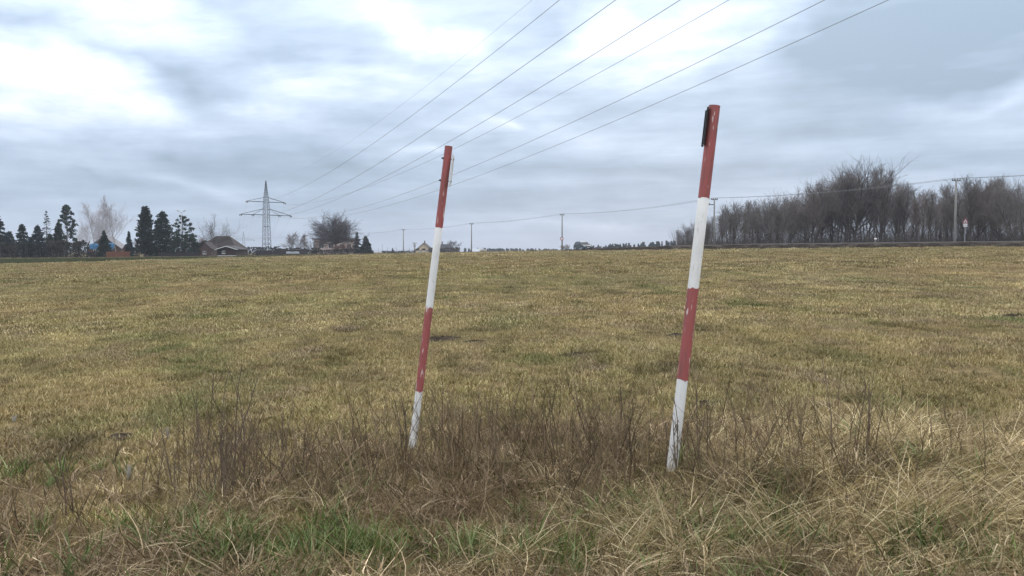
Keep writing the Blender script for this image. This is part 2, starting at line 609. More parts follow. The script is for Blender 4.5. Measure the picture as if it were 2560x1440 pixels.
def ribbon(offs, name, m):
    """offs: list of (sideways, lift or 'ground')"""
    vv = []
    for (s, h) in offs:
        p = rs + rn * s
        p = p.copy()
        if h == 'ground':
            p[:, 2] = gz(p[:, 0], p[:, 1]) - .15
        else:
            p[:, 2] = rs[:, 2] + h
        vv.append(p)
    vv = np.array(vv); k, n = vv.shape[:2]
    ii = np.arange(k * n).reshape(k, n)
    ff = np.stack([ii[:-1, :-1], ii[:-1, 1:], ii[1:, 1:], ii[1:, :-1]], -1).reshape(-1, 4)
    return mesh_obj(name, vv.reshape(-1, 3), ff, m, smooth_=True)


struct(ribbon([(-9.5, 'ground'), (-4.6, -.14), (-3.4, -.03), (3.4, -.03), (4.4, -.16), (8.0, 'ground')], 'road_bank', MATS['bank']))
struct(ribbon([(-3.1, 0.0), (0, .05), (3.1, 0.0)], 'road', MATS['asphalt']))
struct(ribbon([(-2.95, .008), (-2.83, .010)], 'road_edge_line', MATS['line_paint']))
struct(ribbon([(2.83, .010), (2.95, .008)], 'road_edge_line', MATS['line_paint']))


# ------------------------------------------------------------------ plant builders
def prisms(P0, P1, r0, r1):
    """three-sided sticks, vectorised"""
    P0 = np.asarray(P0); P1 = np.asarray(P1)
    d = P1 - P0
    d /= np.linalg.norm(d, axis=1)[:, None] + 1e-9
    ref = np.where(np.abs(d[:, 2:3]) > .9, np.array([[1., 0, 0]]), np.array([[0, 0, 1.]]))
    a = np.cross(d, ref); a /= np.linalg.norm(a, axis=1)[:, None] + 1e-9
    b = np.cross(d, a)
    vs = []
    for (P, r) in ((P0, r0), (P1, r1)):
        for k in range(3):
            t = 2 * math.pi * k / 3
            vs.append(P + (a * math.cos(t) + b * math.sin(t)) * np.asarray(r).reshape(-1, 1))
    V = np.stack(vs, 1).reshape(-1, 3)
    n = len(P0); base = (np.arange(n) * 6)[:, None, None]
    q = np.array([[0, 1, 4, 3], [1, 2, 5, 4], [2, 0, 3, 5]])[None]
    return V, (base + q).reshape(-1, 4)


def rot_about(v, axis, ang):
    c, s = np.cos(ang), np.sin(ang)
    return v * c + np.cross(axis, v) * s + axis * (axis @ v) * (1 - c)


def bare_tree(seed, H=10, fork=.35, n1=14, n2=8, n3=6, n4=4, spread=(35, 60), up=.35, lratio=.5, tr=.16, twig=.011, wind=(0, 0), stems=1, tfrac=.82, taper=.75, droop=0.0, dome=False):
    """leafless tree: returns (trunk verts, faces), (crown verts, faces)"""
    g = np.random.default_rng(seed)
    segs = {0: [], 1: [], 2: [], 3: [], 4: []}
    up_v = np.array([wind[0], wind[1], 1.0]); up_v /= np.linalg.norm(up_v)

    def path(p, d, L, n, wob, trop):
        pts = [p]; dd = d
        for i in range(n):
            dd = dd + g.normal(0, wob, 3) + up_v * trop
            dd = dd / np.linalg.norm(dd)
            pts.append(pts[-1] + dd * L / n)
        return pts

    def kids(pts, d_lo, n, ang, L, jit=.3):
        out = []
        m = len(pts) - 1
        for k in range(n):
            t = d_lo + (1 - d_lo) * (k + g.uniform(0, 1)) / n
            s = min(int(t * m), m - 1); f = t * m - s
            p = pts[s] * (1 - f) + pts[s + 1] * f
            d = pts[s + 1] - pts[s]; d = d / np.linalg.norm(d)
            ref = np.cross(d, g.normal(0, 1, 3)); ref /= np.linalg.norm(ref) + 1e-9
            a = R(g.uniform(*ang))
            out.append((t, p, rot_about(d, ref, a), L * g.uniform(1 - jit, 1 + jit)))
        return out

    def add(lev, pts, ra, rb):
        n = len(pts) - 1
        for i in range(n):
            segs[lev].append((pts[i], pts[i + 1], ra + (rb - ra) * i / n, ra + (rb - ra) * (i + 1) / n))

    for st in range(stems):
        d0 = np.array([g.normal(0, .05), g.normal(0, .05), 1.0])
        p0 = np.array([0, 0, 0.0])
        if stems > 1:
            a = st * 2 * math.pi / stems + g.uniform(-.4, .4)
            d0 = np.array([math.cos(a) * .35, math.sin(a) * .35, 1.0]); p0 = np.array([math.cos(a) * .1, math.sin(a) * .1, 0])
        d0 /= np.linalg.norm(d0)
        TL = H * tfrac
        tp = path(p0, d0, TL, 9, .05, .05)
        add(0, tp, tr, tr * .22)
        limbs = kids(tp, fork, n1, spread, H * lratio)
        if dome:
            limbs = []
            for k in range(n1):
                f_ = (k + .5) / n1
                pol = R(4 + 76 * f_ ** .75); azm = k * 2.39996 + g.normal(0, .2)
                dd_ = np.array([math.sin(pol) * math.cos(azm), math.sin(pol) * math.sin(azm), math.cos(pol)])
                limbs.append((fork, np.array([0, 0, H * (.38 - .10 * f_)]), dd_, H * lratio * g.uniform(.85, 1.08) * (1 - .18 * f_)))
        for (t, p, d, L) in limbs:
            shape = 1.15 - taper * max(0, (t - fork) / (1 - fork))
            L1 = L * shape
            p1 = path(p, d, L1, 6, .10, up * .22)
            r1 = tr * .42 * (L1 / (H * lratio)) + .01
            add(1, p1, r1, r1 * .25)
            for (t2, p2, d2, L2) in kids(p1, .2, n2, (22, 50), L1 * .45):
                q2 = path(p2, d2, L2, 4, .12, up * .22)
                add(2, q2, max(r1 * .35, twig * 1.5), twig * 1.1)
                for (t3, p3, d3, L3) in kids(q2, .15, n3, (20, 50), L2 * .5):
                    q3 = path(p3, d3, L3, 2, .14, up * .3)
                    add(3, q3, twig * 1.15, twig * .8)
                    for (t4, p4, d4, L4) in kids(q3, .2, n4, (18, 45), L3 * .55):
                        q4 = path(p4, d4 + np.array([0, 0, -droop]), L4, 1, .1, up * .3)
                        add(4, q4, twig * .85, twig * .5)
    res = []
    for levs in ((0, 1), (2, 3, 4)):
        s = [x for l in levs for x in segs[l]]
        if not s:
            res.append((np.zeros((0, 3)), np.zeros((0, 4), int))); continue
        P0 = np.array([x[0] for x in s]); P1 = np.array([x[1] for x in s])
        res.append(prisms(P0, P1, np.array([x[2] for x in s]), np.array([x[3] for x in s])))
    return res


def quads(C, A, B):
    """leaf quads: centres C, half axes A, B -> verts, faces"""
    V = np.stack([C - A - B * .35, C + A - B * .2, C + A * .9 + B, C - A * .6 + B * .8], 1).reshape(-1, 3)
    n = len(C)
    return V, (np.arange(n)[:, None] * 4 + np.arange(4)[None])


def conifer(seed, H=9, Rr=2, whorls=26, per=8, leaf=.30, droop=.35, sparse=0.0, power=.8, low=.05, leaves=16, shape='cone', upsweep=0):
    g = np.random.default_rng(seed)
    C = []; A = []; Bv = []
    bp0 = []; bp1 = []
    for w in range(whorls):
        t = low + (1 - low) * (w + g.uniform(-.4, .4)) / whorls
        t = min(max(t, low), .985)
        if shape == 'cone':
            rad = Rr * (1 - t) ** power
        elif shape == 'oval':
            rad = Rr * math.sin(math.pi * min(max((t * .92 + .08), 0), 1)) ** .6 * (1.0 if t < .6 else (1 - (t - .6) / .45))
        else:
            rad = Rr * (1 - t) ** power
        rad = max(rad, .12)
        z = H * t
        for b in range(per):
            if g.uniform() < sparse:
                continue
            a = g.uniform(0, 2 * math.pi)
            L = rad * g.uniform(.62, 1.12)
            dirh = np.array([math.cos(a), math.sin(a), 0])
            n = max(3, int(leaves * (L / Rr) ** .7))
            s = g.uniform(.15, 1, n) if shape != 'pine' else g.uniform(.55, 1.05, n)
            dz = (-droop * s * L + .25 * droop * (s ** 3) * L) + upsweep * s * L
            lat = g.normal(0, .11 * L + .05, n) * (1.15 - s * .8)
            perp = np.array([-dirh[1], dirh[0], 0])
            P = dirh[None] * (s * L)[:, None] + perp[None] * lat[:, None]
            P[:, 2] += z + dz + g.normal(0, .07, n)
            C.append(P)
            sz = leaf * g.uniform(.6, 1.25, n)
            ad = dirh[None] + g.normal(0, .45, (n, 3)); ad[:, 2] -= droop * .8 - upsweep
            ad /= np.linalg.norm(ad, axis=1)[:, None]
            bd = np.cross(ad, g.normal(0, 1, (n, 3))); bd /= np.linalg.norm(bd, axis=1)[:, None] + 1e-9
            A.append(ad * sz[:, None]); Bv.append(bd * sz[:, None] * .55)
            bp0.append((0, 0, z)); bp1.append(dirh * L * .9 + np.array([0, 0, z - droop * .7 * L + upsweep * L * .8]))
    # leader
    n = 14
    zz = g.uniform(.9, 1.0, n) * H
    P = np.stack([g.normal(0, .08, n), g.normal(0, .08, n), zz], 1)
    ad = g.normal(0, .5, (n, 3)); ad[:, 2] += .9; ad /= np.linalg.norm(ad, axis=1)[:, None]
    bd = np.cross(ad, g.normal(0, 1, (n, 3))); bd /= np.linalg.norm(bd, axis=1)[:, None]
    C.append(P); A.append(ad * leaf * .7); Bv.append(bd * leaf * .3)
    fol = quads(np.concatenate(C), np.concatenate(A), np.concatenate(Bv))
    tv = [np.array([(0, 0, i * H / 6) for i in range(6)], float), np.array([(0, 0, (i + 1) * H / 6) for i in range(6)], float)]
    trr = .018 * H
    tk = prisms(tv[0], tv[1], np.linspace(trr, trr * .2, 6), np.linspace(trr * .85, trr * .1, 6))
    bk = prisms(np.array(bp0, float), np.array(bp1), np.full(len(bp0), .022), np.full(len(bp0), .008))
    V = np.concatenate([tk[0], bk[0]]); Fc = np.concatenate([tk[1], bk[1] + len(tk[0])])
    return (V, Fc), fol


def pine(seed, H, Rr, low=.2, clumps=60, leaf=.22, power=.7, flat=False):
    """pine: needle clumps at the ends of rising limbs"""
    g = np.random.default_rng(seed)
    C = []; p0 = []; p1 = []
    for k in range(clumps):
        t = low + (1 - low) * ((k + g.uniform()) / clumps)
        env = Rr * (1 - ((t - low) / (1 - low)) ** 1.6) ** power if not flat else Rr * (1 - .35 * t)
        rr = env * g.uniform(.35, 1.0) ** .6
        a = k * 2.4 + g.normal(0, .5)
        c = np.array([rr * math.cos(a), rr * math.sin(a), H * t + g.normal(0, .12)])
        n = 34
        q = g.normal(0, 1, (n, 3)); q /= np.linalg.norm(q, axis=1)[:, None]
        s_ = g.uniform(.25, .52) * (1.1 - .4 * t)
        C.append(c + q * (g.uniform(.2, 1, (n, 1)) ** .5) * np.array([s_ * 1.25, s_ * 1.25, s_ * .8]))
        p0.append((0, 0, H * max(t - .10, .03))); p1.append(c)
    n = 30
    C.append(np.stack([g.normal(0, .18, n), g.normal(0, .18, n), H * (1 - .05 * g.uniform(0, 1, n))], 1))
    C = np.concatenate(C)
    fol = leaf_cloud(seed, lambda g_, m: C, len(C), leaf)
    tz = np.linspace(0, H * .97, 8)
    tk = prisms(np.stack([tz[:-1] * 0, tz[:-1] * 0, tz[:-1]], 1), np.stack([tz[1:] * 0, tz[1:] * 0, tz[1:]], 1), np.linspace(.17, .05, 7), np.linspace(.155, .03, 7))
    bk = prisms(np.array(p0, float), np.array(p1), np.full(len(p0), .045), np.full(len(p0), .015))
    return (np.concatenate([tk[0], bk[0]]), np.concatenate([tk[1], bk[1] + len(tk[0])])), fol


def plant(name, parts, mt, mf, loc, rz=0.0, scale=1.0, names=('trunk', 'crown')):
    e = empty(name, loc, rz)
    mesh_obj(names[0], parts[0][0], parts[0][1], mt, e)
    mesh_obj(names[1], parts[1][0], parts[1][1], mf, e)
    e.scale = (scale,) * 3 if not hasattr(scale, '__len__') else scale
    return e


def leaf_cloud(seed, fn, n, leaf=.2):
    """n leaf quads at points given by fn(generator, n)"""
    g = np.random.default_rng(seed)
    C = fn(g, n)
    a = g.normal(0, 1, (n, 3)); a /= np.linalg.norm(a, axis=1)[:, None]
    b = np.cross(a, g.normal(0, 1, (n, 3))); b /= np.linalg.norm(b, axis=1)[:, None]
    s = leaf * g.uniform(.5, 1.3, (n, 1))
    return quads(C, a * s, b * s * .6)


def hedge(name, x0, x1, Y, h, depth, mf, seed, label, n=None, leaf=.22, zdrop=.0, cat='hedge', rag=.35):
    """clipped or wild hedge along photo columns x0..x1 at depth Y"""
    A = at(x0, Y); Bp = at(x1, Y)
    L = (Bp - A).length
    n = n or int(L * h * 60)
    e = empty(name, A, math.atan2(Bp.y - A.y, Bp.x - A.x))
    dzg = Bp.z - A.z

    def fn(g, k):
        x = g.uniform(0, L, k)
        top = h * (1 - rag / 2 + rag * (fbm(x, x * 0 + seed, 1.6, seed) * 1.4 - .2))
        z = top * (1 - g.uniform(0, 1, k) ** 1.6)
        y = g.normal(0, depth * .33, k)
        return np.stack([x, y, z + dzg * x / L - zdrop], 1)
    fv = leaf_cloud(seed, fn, n, leaf)
    g = np.random.default_rng(seed + 1)
    m = int(L * 5)
    bx = g.uniform(0, L, m)
    P0 = np.stack([bx, g.normal(0, depth * .2, m), dzg * bx / L - .1], 1)
    P1 = P0 + np.stack([g.normal(0, .3, m), g.normal(0, .15, m), h * g.uniform(.6, 1.0 + rag, m)], 1)
    sv = prisms(P0, P1, np.full(m, .03), np.full(m, .008))
    mesh_obj('stems', sv[0], sv[1], MATS['twig'], e)
    mesh_obj('foliage', fv[0], fv[1], mf, e)
    tag(e, label, cat)
    return e


# ------------------------------------------------------------------ steel lattice pylons and their conductors
A_X, A_Y, A_TH, ZU, ZL, ZP, LU, LL = -68.42, 222.36, .75, 15.29, 11.66, 21.17, 5.58, 7.4
B_X, B_Y, B_TH, DZB, SAG, SAGE = 52.56, -50.95, 6.09 - 2 * math.pi, 15.23, 8.58, 8.68


def lattice(parent, levels, m, cell=None):
    """four-legged lattice body: levels = [(z, half width)]; legs one by one, bracing per face"""
    for sx, sy in ((1, 1), (1, -1), (-1, 1), (-1, -1)):
        b = MB()
        b.tube([(sx * w, sy * w, z) for z, w in levels], .06, 4)
        b.build('leg', m, parent)
    zs = [l[0] for l in levels]; ws = [l[1] for l in levels]
    z = zs[0]; marks = [z]
    while z < zs[-1] - .6:
        w = np.interp(z, zs, ws)
        z = z + max(1.55 * w, .55)
        marks.append(min(z, zs[-1] - .3))
    for f in range(4):
        b = MB()
        c, s = [(1, 0), (0, 1), (-1, 0), (0, -1)][f]
        for i in range(len(marks) - 1):
            w0 = float(np.interp(marks[i], zs, ws)); w1 = float(np.interp(marks[i + 1], zs, ws))
            for q in (1, -1):
                p = (c * w0 - s * q * w0, s * w0 + c * q * w0, marks[i]); r = (c * w1 + s * q * w1, s * w1 - c * q * w1, marks[i + 1])
                b.tube([p, r], .033, 3, False)
        b.build('bracing', m, parent)


def crossarm(parent, z, L, m, hw, rise, mids=()):
    for s in (1, -1):
        b = MB()
        for q in (1, -1):
            b.tube([(s * hw, q * hw, z), (s * L, q * .08, z)], .075, 4)
            b.tube([(s * hw, q * hw, z + rise), (s * L, 0, z + .05)], .045, 4)
            for mm in mids:
                b.tube([(s * hw, q * hw, z + rise), (s * L * mm, q * .3, z + .03)], .035, 3)
        for k in range(7):
            t0 = k / 7; t1 = (k + 1) / 7
            q = 1 if k % 2 else -1
            y0 = hw * (1 - t0) + .08 * t0; y1 = hw * (1 - t1) + .08 * t1
            b.tube([(s * (hw + (L - hw) * t0), q * y0, z), (s * (hw + (L - hw) * t1), -q * y1, z)], .03, 3)
        a = b.build('crossarm', m, parent)
        for mm in (1.0,) + tuple(mids):
            i = MB()
            for q in (-.32, .32):
                i.tube([(s * L * mm + q, 0, z), (s * L * mm + q * .8, 0, z - .16), (s * L * mm + q * .62, 0, z - .42)], [.06, .13, .10], 6)
            i.tube([(s * L * mm - .36, 0, z - .06), (s * L * mm + .36, 0, z - .06)], .07, 4)
            i.build('insulator', MATS['ceramic'], a)


zb = float(gz(A_X, A_Y)) - .3
py1 = empty('lattice_pylon', (A_X, A_Y, 0), A_TH)
hwl = .62
lattice(py1, [(zb, .95), (ZL, .66), (ZL + 3.0, .62), (ZU, .52), (ZU + 1.4, .45), (ZP, .05)], MATS['steel'])
for zc_ in (3.6, 8.4):
    b = MB(); w = float(np.interp(zc_, [zb, ZL], [.95, .66]))
    for f in range(4):
        c, s = [(1, 0), (0, 1), (-1, 0), (0, -1)][f]
        b.tube([(c * w - s * w, s * w + c * w, zc_), (c * w + s * w, s * w - c * w, zc_)], .06, 4)
    b.build('belt', MATS['steel'], py1)
crossarm(py1, ZU, LU, MATS['steel'], .52, 1.25)
crossarm(py1, ZL, LL, MATS['steel'], .66, 1.75, (.53,))
tag(py1, 'tall steel lattice pylon with two crossarms standing behind the dark hedge', 'pylon')

# the smaller far pylon of the same line, with one wide arm
fp = (at(610, 520)); fz = fp.z - 1
py2 = empty('lattice_pylon', (fp.x, fp.y, 0), .30)
za = zpix(600, 520); zt = zpix(579, 520)
lattice(py2, [(fz, .95), (za, .75), (zt, .06)], MATS['steel'])
crossarm(py2, za, 6.6, MATS['steel'], .7, 1.4)
tag(py2, 'small far-off lattice pylon with one wide crossarm beside the brown hut roof', 'pylon')


def cable(name, pts, r, m, label, group=None, cat='power line', n=5):
    b = MB()
    b.tube(pts, r, n, True)
    o = b.build(name, m)
    return tag(o, label, cat, group)


def sagging(a, b, sag, n=60):
    a = Vector(a); b = Vector(b)
    return [a.lerp(b, t) - Vector((0, 0, 4 * sag * t * (1 - t))) for t in [i / n for i in range(n + 1)]]


def attach(f, L, z, X, Y, th):
    return Vector((X + f * L * math.cos(th), Y + f * L * math.sin(th), z))


PC = [('upper crossarm end away from the round tree', -1, LU, ZU), ('upper crossarm end towards the round tree', 1, LU, ZU),
      ('lower crossarm tip nearest the brown roofed hut', -1, LL, ZL), ('lower crossarm inner hanger on the hut side', -.53, LL, ZL),
      ('lower crossarm inner hanger on the round tree side', .53, LL, ZL), ('lower crossarm tip nearest the round bare tree', 1, LL, ZL)]
for txt, f, L, z in PC:
    a = attach(f, L, z - .45, A_X, A_Y, A_TH); b = attach(f, L, z + DZB + .28, B_X, B_Y, B_TH)
    cable('power_conductor', sagging(a, b, SAG, 110), .017, MATS['wire'], 'power line running overhead from the ' + txt, 'conductors of the high voltage line')
cable('earth_wire', sagging((A_X, A_Y, ZP), (B_X, B_Y, ZP + DZB), SAGE, 110), .009, MATS['wire'], 'thin topmost earth wire running overhead from the pylon peak')
for i, (txt, f, L, z) in enumerate(PC):
    a = attach(f, L, z - .45, A_X, A_Y, A_TH)
    ff = -1 if f < 0 else 1
    b = attach(ff, 6.6 * (1 if abs(f) == 1 else .55), za - 1.2, fp.x, fp.y, .30)
    cable('power_conductor', sagging(a, b, 7.0, 40), .012, MATS['wire'], 'faint far line from the ' + txt, 'conductors of the high voltage line', n=3)

# ------------------------------------------------------------------ utility poles of the low voltage line
UP = [(2385, 449, 91, 'beside the warning sign in front of the wood', 1), (1784, 497, 119, 'just behind the leaning striped pole', 2), (1405, 536, 162, 'with the round sign next to the car', 1),
      (1179, 559, 188, 'beside the pale roofed shed', 1), (1009, 574, 228, 'between the small spruces and the cream gable', 1), (893, 583, 262, 'in front of the spruce by the flat roofed house', 0),
      (762, 590, 285, 'among the bare bushes by the pylon', 0)]
tops = []
for i, (px, py, Y, where, arms_) in enumerate(UP):
    p = at(px, Y)
    zt = zpix(py, Y)
    wood = i == 1
    e = empty('utility_pole', (p.x, p.y, p.z - .2), 0)
    h = zt - p.z + .2
    r0 = .145
    b = MB()
    b.tube([(0, 0, 0), (0, 0, h * .5), (0, 0, h)], [r0, r0 * .85, r0 * .68], 10)
    b.build('shaft', MATS['concrete'], e, True)
    d = Vector((UP[max(i - 1, 0)][2] - UP[min(i + 1, 6)][2], 0, 0))
    for k in range(max(arms_, 1)):
        z = h - .12 - k * .75
        b = MB()
        if k == 0:
            b.box(-.48, .48, -.05, .05, z - .05, z + .05)
        else:
            b.box(-.85, .0, -.06, .06, z - .06, z + .06)
        a = b.build('crossarm', MATS['steel'], e)
        for q in ((-.42, -.18, .18, .42) if k == 0 else (-.75,)):
            b = MB(); b.tube([(q, 0, z + .06), (q, 0, z + .14), (q, 0, z + .24), (q, 0, z + .27)], [.03, .06, .055, .02], 6)
            b.build('insulator', MATS['ceramic'], a)
    tops.append(Vector((p.x, p.y, p.z - .2 + h + .12)))
    tag(e, 'grey concrete utility pole ' + where, 'utility pole', 'poles of the roadside line')
# round sign on the pole by the car
p = at(1404, 161.7)
e = empty('round_sign', (p.x, p.y - .28, zpix(597, 161.7)))
for nm, rr, yy, m in (('red_rim', .36, -.03, 'sign_red'), ('white_face', .25, -.045, 'sign_white')):
    b = MB(); b.tube([(0, yy, 0), (0, yy - .02, 0)], rr, 20); b.build(nm, MATS[m], e)
b = MB(); b.tube([(0, .12, 0), (0, -.03, 0)], .04, 6); b.build('bracket', MATS['steel'], e)
tag(e, 'round red rimmed traffic sign fixed on the utility pole by the car', 'traffic sign')
ext = [Vector((104, 45, 12.2))] + tops
for s, nm in ((-.5, 'nearer'), (.5, 'farther')):
    pts = []
    for i in range(len(ext) - 1):
        a = ext[i] + Vector((s, 0, 0)); b = ext[i + 1] + Vector((s, 0, 0))
        L = (b - a).length
        sp = sagging(a, b, .012 * L, 14)
        pts += sp if i == 0 else sp[1:]
    cable('overhead_cable', pts, .016, MATS['wire'], nm + ' of the two dark cables strung between the concrete utility poles', 'cables of the roadside line', n=4)
pts = sagging(at(400, 250, 6.5), at(762, 285, zpix(590, 285) - at(762, 285).z), 1.0, 20)
cable('overhead_cable', pts, .02, MATS['wire'], 'thin cable crossing behind the tall lattice pylon towards the houses', 'cables of the roadside line', n=4)

# ------------------------------------------------------------------ houses and sheds
def house(name, px0, px1, Y, eave, ridge, depth, facing, mw, mr, wins, label, rz=0.0, chimney=None, over=.35, door=None, plinth=None, cat='house', hip=0.0, trim=None):
    """facing 'gable': gable wall towards the viewer; 'eave': roof slope towards the viewer; 'flat'."""
    pc = at((px0 + px1) / 2, Y)
    w = (px1 - px0) / F * Y
    z0 = pc.z - .4
    he = zpix(eave, Y) - z0; hr = zpix(ridge, Y) - z0
    e = empty(name, (pc.x, pc.y, z0), rz)
    x0, x1 = -w / 2, w / 2
    th = .22
    b = MB()
    # front wall with real openings: strips around windows
    def wall_with_holes(ya, yb, holes, top):
        xs = sorted({x0, x1, *[h[0] for h in holes], *[h[0] + h[2] for h in holes]})
        zs = sorted({0.0, top, *[h[1] for h in holes], *[h[1] + h[3] for h in holes]})
        for i in range(len(xs) - 1):
            for j in range(len(zs) - 1):
                cx, cz = (xs[i] + xs[i + 1]) / 2, (zs[j] + zs[j + 1]) / 2
                if any(h[0] < cx < h[0] + h[2] and h[1] < cz < h[1] + h[3] for h in holes):
                    continue
                b.box(xs[i], xs[i + 1], ya, yb, zs[j], zs[j + 1])
    holes = [tuple(q) for q in wins] + ([tuple(door)] if door else [])
    wall_with_holes(0, th, holes, he)
    b.box(x0, x0 + th, th, depth - th, 0, he)
    b.box(x1 - th, x1, th, depth - th, 0, he)
    b.box(x0, x1, depth - th, depth, 0, he)
    if facing == 'gable':
        for ya in (0.0, depth - th):
            k = len(b.v)
            for yy in (ya, ya + th):
                b.v += [(x0, yy, he), (x1, yy, he), (0, yy, hr)]
            b.f += [(k, k + 1, k + 2), (k + 5, k + 4, k + 3), (k, k + 3, k + 4, k + 1), (k + 1, k + 4, k + 5, k + 2), (k + 2, k + 5, k + 3, k)]
    elif facing == 'eave' and not hip:
        for xa in (x0, x1 - th):
            k = len(b.v)
            for xx in (xa, xa + th):
                b.v += [(xx, 0, he), (xx, depth, he), (xx, depth / 2, hr)]
            b.f += [(k + 2, k + 1, k), (k + 3, k + 4, k + 5), (k, k + 1, k + 4, k + 3), (k + 1, k + 2, k + 5, k + 4), (k + 2, k, k + 3, k + 5)]
    b.build('wall', mw, e)
    rt_ = .16
    if facing == 'gable':
        sl = (hr - he) / (w / 2)
        for s in (-1, 1):
            r = MB()
            xe = s * (w / 2 + over); ze = he - sl * over
            lo = [(0, -over, hr), (xe, -over, ze), (xe, depth + over, ze), (0, depth + over, hr)]
            if s < 0:
                lo = [lo[1], lo[0], lo[3], lo[2]]
            k = 0
            r.v = lo + [(p[0], p[1], p[2] + rt_) for p in lo]
            r.f = [(3, 2, 1, 0), (4, 5, 6, 7), (0, 1, 5, 4), (1, 2, 6, 5), (2, 3, 7, 6), (3, 0, 4, 7)]
            ro = r.build('roof', mr, e)
    elif facing == 'eave':
        sl = (hr - he) / (depth / 2)
        for s in (-1, 1):
            r = MB()
            ye = depth / 2 + s * (depth / 2 + over); ze = he - sl * over
            hx = hip
            lo = [(x0 - over, ye, ze), (x1 + over, ye, ze), (x1 + over - hx, depth / 2, hr), (x0 - over + hx, depth / 2, hr)]
            if s > 0:
                lo = lo[::-1]
            r.v = lo + [(p[0], p[1], p[2] + rt_) for p in lo]
            r.f = [(3, 2, 1, 0), (4, 5, 6, 7), (0, 1, 5, 4), (1, 2, 6, 5), (2, 3, 7, 6), (3, 0, 4, 7)]
            ro = r.build('roof', mr, e)
        if hip:
            for s, xx in ((-1, x0 - over), (1, x1 + over)):
                r = MB()
                t_ = [(xx, -over, he - sl * over + rt_), (xx, depth + over, he - sl * over + rt_), (xx - s * hip, depth / 2, hr + rt_)]
                r.poly(t_ if s < 0 else t_[::-1])
                r.build('hip_roof', mr, e)
    else:
        r = MB(); r.box(x0 - over, x1 + over, -over, depth + over, he, he + .28)
        ro = r.build('roof', mr, e)
        r = MB(); r.box(x0 - over - .04, x1 + over + .04, -over - .04, -over + .1, he + .06, he + .44)
        r.build('fascia', MATS['roof_grey'], e)
    for (wx, wz, ww, wh) in wins:
        f = MB()
        fr = .07
        f.box(wx, wx + ww, .05, .13, wz, wz + fr); f.box(wx, wx + ww, .05, .13, wz + wh - fr, wz + wh)
        f.box(wx, wx + fr, .05, .13, wz + fr, wz + wh - fr); f.box(wx + ww - fr, wx + ww, .05, .13, wz + fr, wz + wh - fr)
        f.box(wx + ww / 2 - .03, wx + ww / 2 + .03, .055, .125, wz + fr, wz + wh - fr)
        wo_ = f.build('window', MATS['white_paint'], e)
        g_ = MB(); g_.box(wx + fr * .5, wx + ww - fr * .5, .085, .10, wz + fr * .5, wz + wh - fr * .5)
        g_.build('pane', MATS['glass_dark'], wo_)
        s_ = MB(); s_.box(wx - .06, wx + ww + .06, -.08, .04, wz - .06, wz)
        s_.build('sill', MATS['white_paint'], wo_)
    if door:
        wx, wz, ww, wh = door
        f = MB(); f.box(wx + .02, wx + ww - .02, .08, .14, wz, wz + wh - .02); d_ = f.build('door', MATS['wood_dark'], e)
        f = MB(); f.box(wx + ww - .18, wx + ww - .10, .03, .08, wz + .95, wz + 1.05); f.build('handle', MATS['zinc'], d_)
    if chimney:
        for (cx_, cy_, ch_) in chimney:
            c = MB(); c.box(cx_ - .25, cx_ + .25, cy_ - .25, cy_ + .25, he, ch_); c.box(cx_ - .32, cx_ + .32, cy_ - .32, cy_ + .32, ch_, ch_ + .12)
            c.build('chimney', MATS['plaster_red'], e)
    if plinth:
        c = MB(); c.box(x0 - .04, x1 + .04, -.05, -.004, .1, plinth); c.build('plinth', MATS['white_paint'], e)
    if trim:
        c = MB()
        for s in (-1, 1):
            xe = s * (w / 2 + over); ze = he - (hr - he) / (w / 2) * over
            c.tube([(0, -over - .06, hr + .02), (xe, -over - .06, ze + .02)], .055, 4)
        c.build('bargeboard', MATS[trim], e)
    tag(e, label, cat)
    return e, w, he, hr


M_ = MATS
# grey roofed house behind the blue tarps
house('grey_roofed_house', 222, 300, 182, 621, 592, 8, 'gable', M_['plaster_red'], M_['roof_grey'], [(-2.2, 1.2, 1.0, 1.1)], 'small house with a grey gable roof half hidden behind a spruce', rz=.25)
# big brown roof
house('brown_roofed_house', 494, 590, 184, 623, 591, 8.5, 'eave', M_['wood_brown'], M_['roof_brown'], [(-3.0, 1.0, 1.1, 1.1), (2.6, 1.0, 1.1, 1.1)],
      'long low house with a large brown roof under a bare tree', hip=3.2, chimney=[(-2.2, 4.25, 4.3)])
# small red shed gable
house('red_shed', 497, 528, 160, 621, 607, 3.2, 'gable', M_['plaster_red'], M_['roof_brown'], [(-.4, 1.0, .7, .6)], 'small shed with a reddish gable wall in front of the brown roof', cat='shed', over=.25)
# dark garden hut with white trim
house('garden_hut', 545, 591, 150, 623, 616, 4.5, 'gable', M_['wood_brown'], M_['roof_dark'], [(-.95, 1.02, .62, .55)],
      'dark wooden garden hut with white trimmed low gable and white window', door=(-1.68, .42, .6, 1.3), plinth=.68, over=.45, trim='white_paint', cat='hut')
# flat roofed two storey house
house('flat_roofed_house', 786, 884, 245, 599, 597, 9, 'flat', M_['plaster_pink'], M_['roof_dark'], [(-4.6, 2.35, 1.5, 1.3), (-1.6, 2.35, 1.5, 1.3), (1.8, 2.35, 1.5, 1.3), (4.0, 2.35, 1.3, 1.3)],
      'pinkish flat roofed house behind the round bare tree', over=.5)
# cream gable
house('cream_gable_house', 1038, 1081, 350, 626, 608, 9, 'gable', M_['plaster_cream'], M_['roof_brown'], [(-2.0, 1.0, 1.2, 1.35), (.8, 1.0, 1.2, 1.35)],
      'cream gabled house with two windows beside the striped pole', over=.45, chimney=[(0.0, 4, 5.7)])
